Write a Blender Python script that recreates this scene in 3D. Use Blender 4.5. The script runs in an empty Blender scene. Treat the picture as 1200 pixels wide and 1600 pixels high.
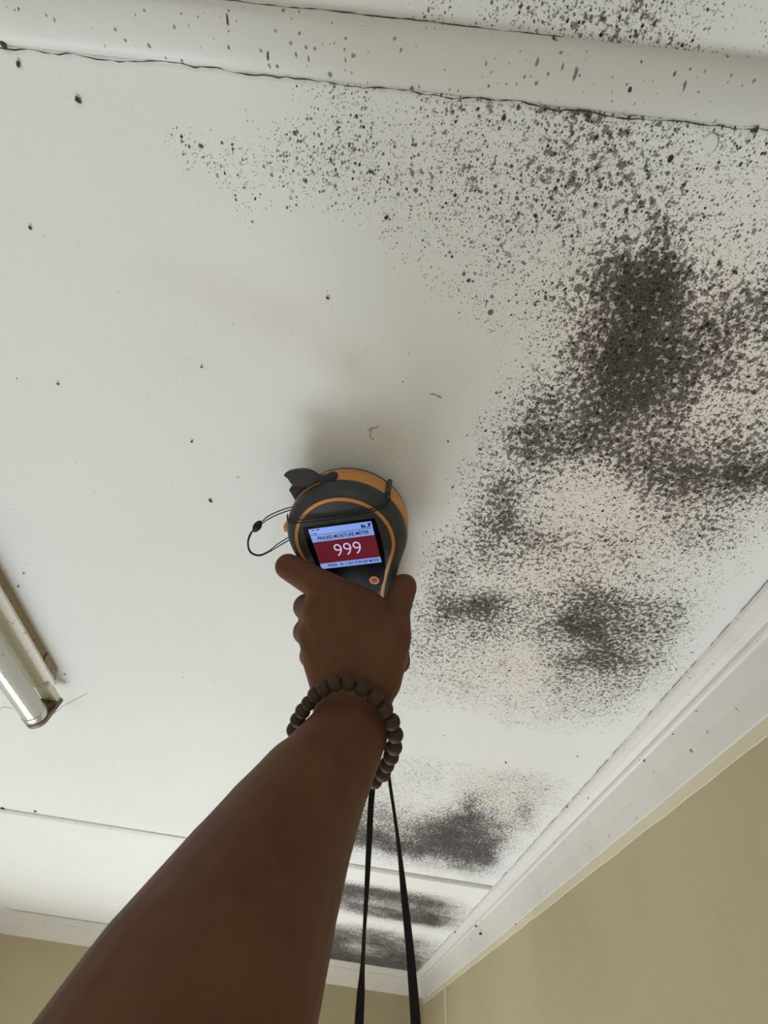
import bpy, bmesh, math, random
from mathutils import Matrix, Vector

C = bpy.context.scene.collection
scene = bpy.context.scene
R = math.radians

# ------------------------------------------------------------------ camera
CAM = Vector((0.0, 0.0, 2.10))
CEIL = 2.40
F_PX = 650.0
AX = (Vector((0.98837, -0.12422, 0.08770)),      # camera right in the room
      Vector((0.15206, 0.80743, -0.57003)),      # camera down in the room
      Vector((0.0, 0.57674, 0.81693)))           # camera forward in the room
cam_data = bpy.data.cameras.new('camera')
cam = bpy.data.objects.new('camera', cam_data)
C.objects.link(cam)
m = Matrix.Identity(4)
for i in range(3):
    m[i][0], m[i][1], m[i][2], m[i][3] = AX[0][i], -AX[1][i], -AX[2][i], CAM[i]
cam.matrix_world = m
cam_data.sensor_fit = 'HORIZONTAL'
cam_data.sensor_width = 36.0
cam_data.lens = 36.0 * F_PX / 1200.0
cam_data.clip_start = 0.004
cam_data.clip_end = 30
cam_data.dof.use_dof = True
cam_data.dof.focus_distance = 0.40
cam_data.dof.aperture_fstop = 26
scene.camera = cam

# ------------------------------------------------------------------ world, lights, exposure
world = bpy.data.worlds.new('daylight')
scene.world = world
world.use_nodes = True
world.node_tree.nodes['Background'].inputs[0].default_value = (0.80, 0.90, 1.0, 1)
world.node_tree.nodes['Background'].inputs[1].default_value = 0.6


def area(name, loc, target, sx, sy, watts, col):
    l = bpy.data.lights.new(name, 'AREA')
    l.shape = 'RECTANGLE'
    l.size, l.size_y, l.energy, l.color = sx, sy, watts, col
    o = bpy.data.objects.new(name, l)
    C.objects.link(o)
    o.location = loc
    o.rotation_euler = (Vector(target) - Vector(loc)).to_track_quat('-Z', 'Y').to_euler()
    return o


# daylight entering by the low glazed opening in the far wall (below the photograph's frame)
area('window_daylight', (-0.37, 2.315, 0.62), (-0.37, 0.0, 0.80), 1.36, 1.04, 46.5, (0.86, 0.925, 1.0))
# weaker fill lamp, added out of view at the back to brighten the near ceiling
area('back_fill', (-0.35, -1.46, 0.62), (-0.35, 0.0, 0.80), 0.74, 1.10, 8.0, (0.87, 0.93, 1.0))

scene.view_settings.view_transform = 'Standard'
scene.view_settings.look = 'None'
scene.view_settings.gamma = 1
scene.view_settings.use_curve_mapping = False
scene.view_settings.exposure = 0.0
scene.cycles.use_denoising = True
scene.cycles.max_bounces = 10
scene.cycles.diffuse_bounces = 6


# ------------------------------------------------------------------ helpers
def at(px, py, dep):
    """room position of a point measured in the photograph at a given distance along the view axis"""
    return CAM + (AX[0] * (px - 600) / F_PX + AX[1] * (py - 800) / F_PX + AX[2]) * dep


def ceil_at(px, py, drop=0.0):
    d = at(px, py, 1.0) - CAM
    return CAM + d * ((CEIL - drop - CAM.z) / d.z)


def link(name, bm, mat=None, parent=None, smooth=False):
    me = bpy.data.meshes.new(name)
    bm.normal_update()
    bm.to_mesh(me)
    bm.free()
    if mat:
        for k in (mat if isinstance(mat, (list, tuple)) else [mat]):
            me.materials.append(k)
    if smooth:
        for p in me.polygons:
            p.use_smooth = True
    o = bpy.data.objects.new(name, me)
    C.objects.link(o)
    if parent:
        o.parent = parent
    return o


def struct(o):
    o['kind'] = 'structure'
    return o


def tag(o, label, cat, group=None):
    o['label'], o['category'] = label, cat
    if group:
        o['group'] = group
    return o


def empty(name, mat_or_loc):
    o = bpy.data.objects.new(name, None)
    C.objects.link(o)
    o.empty_display_size = 0.02
    if isinstance(mat_or_loc, Matrix):
        o.matrix_world = mat_or_loc
    else:
        o.location = mat_or_loc
    return o


def add_box(bm, a, b, bevel=0.0, seg=2):
    t = bmesh.new()
    bmesh.ops.create_cube(t, size=1)
    a, b = Vector(a), Vector(b)
    for v in t.verts:
        v.co = Vector([(a[i] + b[i]) / 2 + v.co[i] * (b[i] - a[i]) for i in range(3)])
    if bevel:
        bmesh.ops.bevel(t, geom=t.edges[:], offset=bevel, segments=seg, profile=0.5, affect='EDGES')
    merge(bm, t)


def merge(bm, t, mat=None):
    off = {}
    t.verts.index_update()
    for v in t.verts:
        off[v.index] = bm.verts.new(mat @ v.co if mat else v.co)
    for f in t.faces:
        try:
            nf = bm.faces.new([off[v.index] for v in f.verts])
            nf.material_index = f.material_index
            nf.smooth = f.smooth
        except ValueError:
            pass
    t.free()


def frames(pts):
    """parallel-transport frames along a polyline"""
    n = len(pts)
    tang = []
    for i in range(n):
        d = pts[min(i + 1, n - 1)] - pts[max(i - 1, 0)]
        tang.append(d.normalized())
    ref = Vector((0, 0, 1)) if abs(tang[0].z) < 0.9 else Vector((1, 0, 0))
    s = tang[0].cross(ref).normalized()
    out = []
    for t in tang:
        s = (s - t * s.dot(t)).normalized()
        out.append((t, s, t.cross(s).normalized()))
    return out


def add_tube(bm, pts, rad, seg=10, caps=True):
    pts = [Vector(p) for p in pts]
    rad = rad if isinstance(rad, (list, tuple)) else [rad] * len(pts)
    rings = []
    for p, r, (t, s, b) in zip(pts, rad, frames(pts)):
        rings.append([bm.verts.new(p + (s * math.cos(2 * math.pi * k / seg) + b * math.sin(2 * math.pi * k / seg)) * r)
                      for k in range(seg)])
    for a, c in zip(rings, rings[1:]):
        for k in range(seg):
            bm.faces.new((a[k], a[(k + 1) % seg], c[(k + 1) % seg], c[k]))
    if caps:
        bm.faces.new(rings[0][::-1])
        bm.faces.new(rings[-1])


def smooth_path(pts, n=8):
    """Catmull-Rom through the points"""
    P = [Vector(p) for p in pts]
    P = [P[0] * 2 - P[1]] + P + [P[-1] * 2 - P[-2]]
    out = []
    for i in range(1, len(P) - 2):
        for k in range(n):
            t = k / n
            a, b, c, d = P[i - 1], P[i], P[i + 1], P[i + 2]
            out.append(0.5 * (2 * b + (c - a) * t + (2 * a - 5 * b + 4 * c - d) * t * t + (3 * b - a - 3 * c + d) * t ** 3))
    out.append(P[-2])
    return out


def extrude_profile(bm, prof, p0, p1, ax_u, ax_v, closed=True, cuts=1, wob=None):
    """sweep a 2-D profile (u, v) from p0 to p1"""
    p0, p1 = Vector(p0), Vector(p1)
    rows = []
    for i in range(cuts + 1):
        t = i / cuts
        c = p0.lerp(p1, t)
        rows.append([bm.verts.new(c + ax_u * (u + (wob(t, j) if wob else 0)) + ax_v * v) for j, (u, v) in enumerate(prof)])
    n = len(prof)
    for a, b in zip(rows, rows[1:]):
        for k in range(n if closed else n - 1):
            bm.faces.new((a[k], a[(k + 1) % n], b[(k + 1) % n], b[k]))
    if closed:
        bm.faces.new(rows[0][::-1])
        bm.faces.new(rows[-1])
    bmesh.ops.recalc_face_normals(bm, faces=bm.faces[:])


# ------------------------------------------------------------------ materials
def mat(name, col, rough=0.5, metal=0.0, spec=0.5):
    k = bpy.data.materials.new(name)
    k.use_nodes = True
    b = k.node_tree.nodes['Principled BSDF']
    b.inputs['Base Color'].default_value = (*col, 1)
    b.inputs['Roughness'].default_value = rough
    b.inputs['Metallic'].default_value = metal
    b.inputs['Specular IOR Level'].default_value = spec
    return k


class NT:
    """tiny node-building helper"""
    def __init__(self, k):
        self.t = k.node_tree
        self.bsdf = self.t.nodes['Principled BSDF']

    def n(self, kind, **kw):
        nd = self.t.nodes.new(kind)
        for a, v in kw.items():
            setattr(nd, a, v)
        return nd

    def set(self, sock, v):
        if isinstance(v, bpy.types.NodeSocket):
            self.t.links.new(v, sock)
        else:
            sock.default_value = v

    def math(self, op, a, b=0.0, c=None, clamp=False):
        nd = self.n('ShaderNodeMath', operation=op, use_clamp=clamp)
        self.set(nd.inputs[0], a)
        self.set(nd.inputs[1], b)
        if c is not None:
            self.set(nd.inputs[2], c)
        return nd.outputs[0]

    def step(self, v, a, b, lo=0.0, hi=1.0):
        nd = self.n('ShaderNodeMapRange', interpolation_type='SMOOTHSTEP')
        for i, x in enumerate((v, a, b, lo, hi)):
            self.set(nd.inputs[i], x)
        return nd.outputs[0]

    def mix(self, f, a, b):
        nd = self.n('ShaderNodeMix', data_type='RGBA')
        self.set(nd.inputs[0], f)
        for s, v in ((nd.inputs[6], a), (nd.inputs[7], b)):
            self.set(s, (*v, 1) if isinstance(v, tuple) and len(v) == 3 else v)
        return nd.outputs[2]

    def pos(self):
        return self.n('ShaderNodeNewGeometry').outputs['Position']

    def noise(self, scale, detail=3.0, rough=0.5, vec=None):
        nd = self.n('ShaderNodeTexNoise')
        nd.inputs['Scale'].default_value = scale
        nd.inputs['Detail'].default_value = detail
        nd.inputs['Roughness'].default_value = rough
        self.t.links.new(vec if vec is not None else self.pos(), nd.inputs['Vector'])
        return nd.outputs

    def voro(self, scale, vec=None, rnd=1.0):
        nd = self.n('ShaderNodeTexVoronoi')
        nd.inputs['Scale'].default_value = scale
        nd.inputs['Randomness'].default_value = rnd
        self.t.links.new(vec if vec is not None else self.pos(), nd.inputs['Vector'])
        return nd.outputs

    def bump(self, h, strength=0.2, dist=0.001):
        nd = self.n('ShaderNodeBump')
        nd.inputs['Strength'].default_value = strength
        nd.inputs['Distance'].default_value = dist
        self.set(nd.inputs['Height'], h)
        self.t.links.new(nd.outputs[0], self.bsdf.inputs['Normal'])


def attr(nt, name):
    nd = nt.n('ShaderNodeAttribute')
    nd.attribute_name = name
    return nd.outputs['Fac']


def specks(nt, scale, dens, rmin, rmax, warp=0.0, soft=0.55, fx=None):
    """round mould colonies: one Voronoi cell may hold one colony; dens (0..1) decides how many cells do.
    Returns a 0..1 mask."""
    vec = nt.pos()
    if fx:                                   # the pattern stretched along one direction
        mp = nt.n('ShaderNodeMapping')
        mp.inputs['Scale'].default_value = fx
        nt.t.links.new(vec, mp.inputs['Vector'])
        vec = mp.outputs[0]
    if warp:
        nz = nt.noise(scale * 1.3, 2.0, 0.6, vec)
        off = nt.n('ShaderNodeVectorMath', operation='SUBTRACT')
        nt.t.links.new(nz[1], off.inputs[0])
        off.inputs[1].default_value = (0.5, 0.5, 0.5)
        sc = nt.n('ShaderNodeVectorMath', operation='SCALE')
        nt.t.links.new(off.outputs[0], sc.inputs[0])
        sc.inputs['Scale'].default_value = warp / scale
        ad = nt.n('ShaderNodeVectorMath', operation='ADD')
        nt.t.links.new(vec, ad.inputs[0])
        nt.t.links.new(sc.outputs[0], ad.inputs[1])
        vec = ad.outputs[0]
    # the sheet is flat: drop z so the cells are cut through their middles
    fl = nt.n('ShaderNodeVectorMath', operation='MULTIPLY')
    nt.t.links.new(vec, fl.inputs[0])
    fl.inputs[1].default_value = (1, 1, 0)
    nd = nt.n('ShaderNodeTexVoronoi', voronoi_dimensions='2D')
    nd.inputs['Scale'].default_value = scale
    nt.t.links.new(fl.outputs[0], nd.inputs['Vector'])
    sep = nt.n('ShaderNodeSeparateColor')
    nt.t.links.new(nd.outputs['Color'], sep.inputs[0])
    there = nt.math('LESS_THAN', sep.outputs[0], dens)
    k = nt.math('POWER', sep.outputs[1], 2.0)
    rad = nt.math('MULTIPLY_ADD', k, rmax - rmin, rmin)
    inner = nt.math('MULTIPLY', rad, soft)
    s = nt.step(nd.outputs['Distance'], inner, rad, 1.0, 0.0)
    tone = nt.math('MULTIPLY_ADD', sep.outputs[2], 0.30, 0.70)
    return nt.math('MULTIPLY', nt.math('MULTIPLY', there, s), tone)


def ceiling_paint(name, moulded):
    k = mat(name, (0.80, 0.80, 0.79), 0.7, 0, 0.12)
    nt = NT(k)
    big = nt.noise(3.0, 3.0, 0.5)[0]
    col = nt.mix(nt.step(big, 0.35, 0.7), (0.79, 0.795, 0.785), (0.82, 0.82, 0.805))
    # stray dirt everywhere
    m0 = specks(nt, 70, 0.018, 0.03, 0.12, 0.5)
    if moulded:
        D = attr(nt, 'mould')
        CR = attr(nt, 'cream')
        ST = attr(nt, 'damp')
        n1 = nt.noise(28.0, 4.0, 0.65)[0]
        n2 = nt.noise(110.0, 4.0, 0.7)[0]
        wob = nt.math('MULTIPLY', nt.math('SUBTRACT', n1, 0.5), 0.55)
        wob2 = nt.math('MULTIPLY', nt.math('SUBTRACT', n2, 0.5), 0.5)
        live = nt.step(D, 0.0, 0.10)
        d = nt.math('ADD', D, nt.math('MULTIPLY', nt.math('ADD', wob, wob2), live), clamp=True)
        # damp yellowing of the paint under the mould, brown seep stain near the meter
        col = nt.mix(nt.math('MULTIPLY', CR, 0.7), col, (0.80, 0.705, 0.615))
        st = nt.math('MULTIPLY', ST, nt.math('MULTIPLY_ADD', n1, 0.8, 0.1), clamp=True)
        col = nt.mix(nt.math('MULTIPLY', st, 0.75), col, (0.60, 0.50, 0.38))
        # grey-brown film where colonies run together, mottled at the size of single colonies
        film = nt.math('MULTIPLY', nt.step(d, 0.50, 1.0), 0.55)
        col = nt.mix(film, col, (0.105, 0.088, 0.088))
        mott = nt.noise(250.0, 4.0, 0.62)[0]
        th = nt.math('MULTIPLY_ADD', d, -0.34, 0.690)
        mm = nt.step(nt.math('SUBTRACT', mott, th), -0.02, 0.06)
        mm = nt.math('MULTIPLY', mm, nt.math('MULTIPLY_ADD', d, 0.25, 0.62))
        col = nt.mix(mm, col, nt.mix(n1, (0.018, 0.014, 0.016), (0.058, 0.038, 0.029)))
        m1 = specks(nt, 165, nt.math('MULTIPLY', nt.math('POWER', d, 2.0), 0.7), 0.08, 0.36, 0.4)
        m2 = specks(nt, 300, nt.math('MULTIPLY', nt.math('POWER', d, 1.25), 0.8), 0.10, 0.48, 0.6)
        m3 = specks(nt, 520, nt.math('MULTIPLY', nt.math('POWER', d, 0.85), 1.05), 0.14, 0.55, 0.6)
        m4 = specks(nt, 1000, nt.math('MULTIPLY', nt.math('POWER', d, 0.75), 0.9), 0.2, 0.65, 0.6)
        allm = nt.math('MAXIMUM', nt.math('MAXIMUM', m1, m2), nt.math('MAXIMUM', m3, nt.math('MULTIPLY', m4, 0.75)))
        tone = nt.mix(nt.noise(40.0, 2.0)[0], (0.010, 0.008, 0.009), (0.040, 0.026, 0.020))
        col = nt.mix(allm, col, tone)
    col = nt.mix(nt.math('MULTIPLY', m0, 0.8), col, (0.06, 0.05, 0.045))
    nt.set(nt.bsdf.inputs['Base Color'], col)
    b1 = nt.noise(260.0, 4.0, 0.6)[0]
    b2 = nt.noise(9.0, 2.0, 0.5)[0]
    nt.bump(nt.math('MULTIPLY_ADD', b2, 6.0, b1), 0.25, 0.0006)
    return k


def trim_paint(name, base, amount, grime=0.0):
    """painted timber with fly specks and scuffs"""
    k = mat(name, base, 0.45, 0, 0.35)
    nt = NT(k)
    n = nt.noise(14.0, 4.0, 0.6)[0]
    dark = tuple(c * 0.80 for c in base)
    col = nt.mix(nt.math('MULTIPLY', nt.step(n, 0.5, 0.85), 0.5 + grime), base, dark)
    m1 = specks(nt, 95, amount, 0.05, 0.22, 0.5, fx=(1.6, 0.8, 1.0))
    m2 = specks(nt, 260, amount * 1.5, 0.08, 0.3, 0.5)
    col = nt.mix(nt.math('MAXIMUM', m1, nt.math('MULTIPLY', m2, 0.8)), col, (0.05, 0.042, 0.036))
    nt.set(nt.bsdf.inputs['Base Color'], col)
    nt.bump(nt.noise(180.0, 4.0, 0.6)[0], 0.25, 0.0005)
    return k


def wall_paint(name, base):
    k = mat(name, base, 0.7, 0, 0.2)
    nt = NT(k)
    n = nt.noise(5.0, 4.0, 0.6)[0]
    col = nt.mix(nt.step(n, 0.3, 0.75), base, tuple(c * 0.93 for c in base))
    nt.set(nt.bsdf.inputs['Base Color'], nt.mix(nt.math('MULTIPLY', specks(nt, 40, 0.03, 0.02, 0.08, 0.4), 0.4), col, (0.2, 0.15, 0.1)))
    nt.bump(nt.noise(300.0, 3.0, 0.6)[0], 0.2, 0.0005)
    return k


def skin_mat():
    k = mat('brown_skin', (0.27, 0.135, 0.075), 0.6, 0, 0.22)
    nt = NT(k)
    n = nt.noise(30.0, 4.0, 0.6)[0]
    n2 = nt.noise(140.0, 3.0, 0.6)[0]
    col = nt.mix(nt.step(n, 0.3, 0.7), (0.104, 0.043, 0.019), (0.136, 0.057, 0.026))
    col = nt.mix(nt.math('MULTIPLY', nt.step(n2, 0.62, 0.8), 0.25), col, (0.085, 0.036, 0.021))
    nt.set(nt.bsdf.inputs['Base Color'], col)
    nt.bsdf.inputs['Subsurface Weight'].default_value = 0.06
    nt.bsdf.inputs['Subsurface Radius'].default_value = (0.004, 0.0015, 0.0008)
    nt.bump(nt.math('ADD', nt.noise(700.0, 3.0, 0.6)[0], nt.voro(420.0)[0]), 0.22, 0.0004)
    return k


def wood_mat():
    k = mat('turned_dark_wood', (0.12, 0.07, 0.045), 0.6, 0, 0.25)
    nt = NT(k)
    tc = nt.n('ShaderNodeTexCoord').outputs['Object']
    oi = nt.n('ShaderNodeObjectInfo').outputs['Random']
    mp = nt.n('ShaderNodeMapping')
    nt.t.links.new(tc, mp.inputs['Vector'])
    nt.set(mp.inputs['Location'], (0, 0, 0))
    mp.inputs['Scale'].default_value = (1, 1, 0.25)
    n = nt.noise(900.0, 4.0, 0.65, mp.outputs[0])[0]
    col = nt.mix(nt.step(n, 0.3, 0.7), (0.020, 0.011, 0.007), (0.105, 0.058, 0.030))
    col = nt.mix(nt.math('MULTIPLY', oi, 0.5), col, (0.040, 0.025, 0.017))
    nt.set(nt.bsdf.inputs['Base Color'], col)
    nt.bump(n, 0.2, 0.0003)
    return k


def emit(name, col, strength):
    k = mat(name, (0.01, 0.01, 0.01), 0.15)
    b = k.node_tree.nodes['Principled BSDF']
    b.inputs['Emission Color'].default_value = (*col, 1)
    b.inputs['Emission Strength'].default_value = strength
    return k


def rubber(name, col, rough=0.6):
    k = mat(name, col, rough, 0, 0.4)
    nt = NT(k)
    nt.bump(nt.noise(1600.0, 2.0, 0.6)[0], 0.25, 0.0002)
    return k


def grimy(name, base, stain, amount, rough=0.4, metal=0.0):
    k = mat(name, base, rough, metal)
    nt = NT(k)
    n = nt.noise(55.0, 5.0, 0.7)[0]
    col = nt.mix(nt.step(n, 0.62 - amount * 0.3, 0.75 - amount * 0.2), base, stain)
    m1 = specks(nt, 220, 0.08, 0.08, 0.35, 0.5)
    nt.set(nt.bsdf.inputs['Base Color'], nt.mix(nt.math('MULTIPLY', m1, 0.8), col, (0.05, 0.035, 0.025)))
    return k


M = {
    'ceiling': ceiling_paint('ceiling_paint_mouldy', True),
    'batten': trim_paint('cover_strip_paint', (0.76, 0.76, 0.74), 0.15, 0.3),
    'cornice': trim_paint('cornice_paint', (0.72, 0.70, 0.67), 0.03),
    'wall': wall_paint('cream_wall_paint', (0.52, 0.455, 0.31)),
    'wall_strip': wall_paint('cream_strip_paint', (0.74, 0.675, 0.52)),
    'floor': wall_paint('pale_vinyl', (0.55, 0.56, 0.56)),
    'crack': mat('crack_shadow_dirt', (0.05, 0.043, 0.038), 0.9),
    'dirt': mat('fly_dirt', (0.045, 0.035, 0.028), 0.8),
    'skin': skin_mat(),
    'wood': wood_mat(),
    'cord': rubber('black_cord', (0.012, 0.012, 0.013), 0.7),
    'strap': rubber('black_webbing', (0.010, 0.009, 0.009), 0.85),
    'shell': rubber('charcoal_plastic', (0.040, 0.044, 0.048), 0.5),
    'orange': rubber('orange_plastic', (0.60, 0.26, 0.07), 0.5),
    'port': rubber('black_rubber', (0.022, 0.022, 0.024), 0.65),
    'glass': mat('black_glass', (0.004, 0.004, 0.005), 0.22, 0, 0.12),
    'frame': mat('window_frame_white', (0.7, 0.7, 0.68), 0.4),
    'tube': grimy('tube_glass', (0.56, 0.555, 0.52), (0.45, 0.40, 0.32), 0.05, 0.05),
    'housing': grimy('lamp_enamel', (0.70, 0.67, 0.58), (0.30, 0.21, 0.12), 0.18, 0.4),
    'rust': grimy('lamp_rust', (0.40, 0.32, 0.21), (0.16, 0.11, 0.06), 0.35, 0.6),
    'holder': grimy('lampholder_grime', (0.20, 0.14, 0.075), (0.05, 0.03, 0.015), 0.5, 0.5),
    'cap': grimy('tube_cap_metal', (0.62, 0.61, 0.60), (0.16, 0.10, 0.05), 0.25, 0.3, 0.8),
    'blue': emit('screen_pale_blue', (0.27, 0.42, 0.98), 0.80),
    'blue2': emit('screen_bar_blue', (0.30, 0.46, 1.0), 0.70),
    'red': emit('screen_dark_red', (0.135, 0.012, 0.024), 0.85),
    'ink': mat('screen_ink', (0.012, 0.012, 0.05), 0.3),
    'digit': emit('screen_digit', (0.72, 0.62, 0.92), 0.80),
    'port_flap': rubber('dark_grey_rubber', (0.035, 0.035, 0.036), 0.6),
    'btn_red': emit('button_red', (0.45, 0.03, 0.012), 0.35),
}


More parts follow.
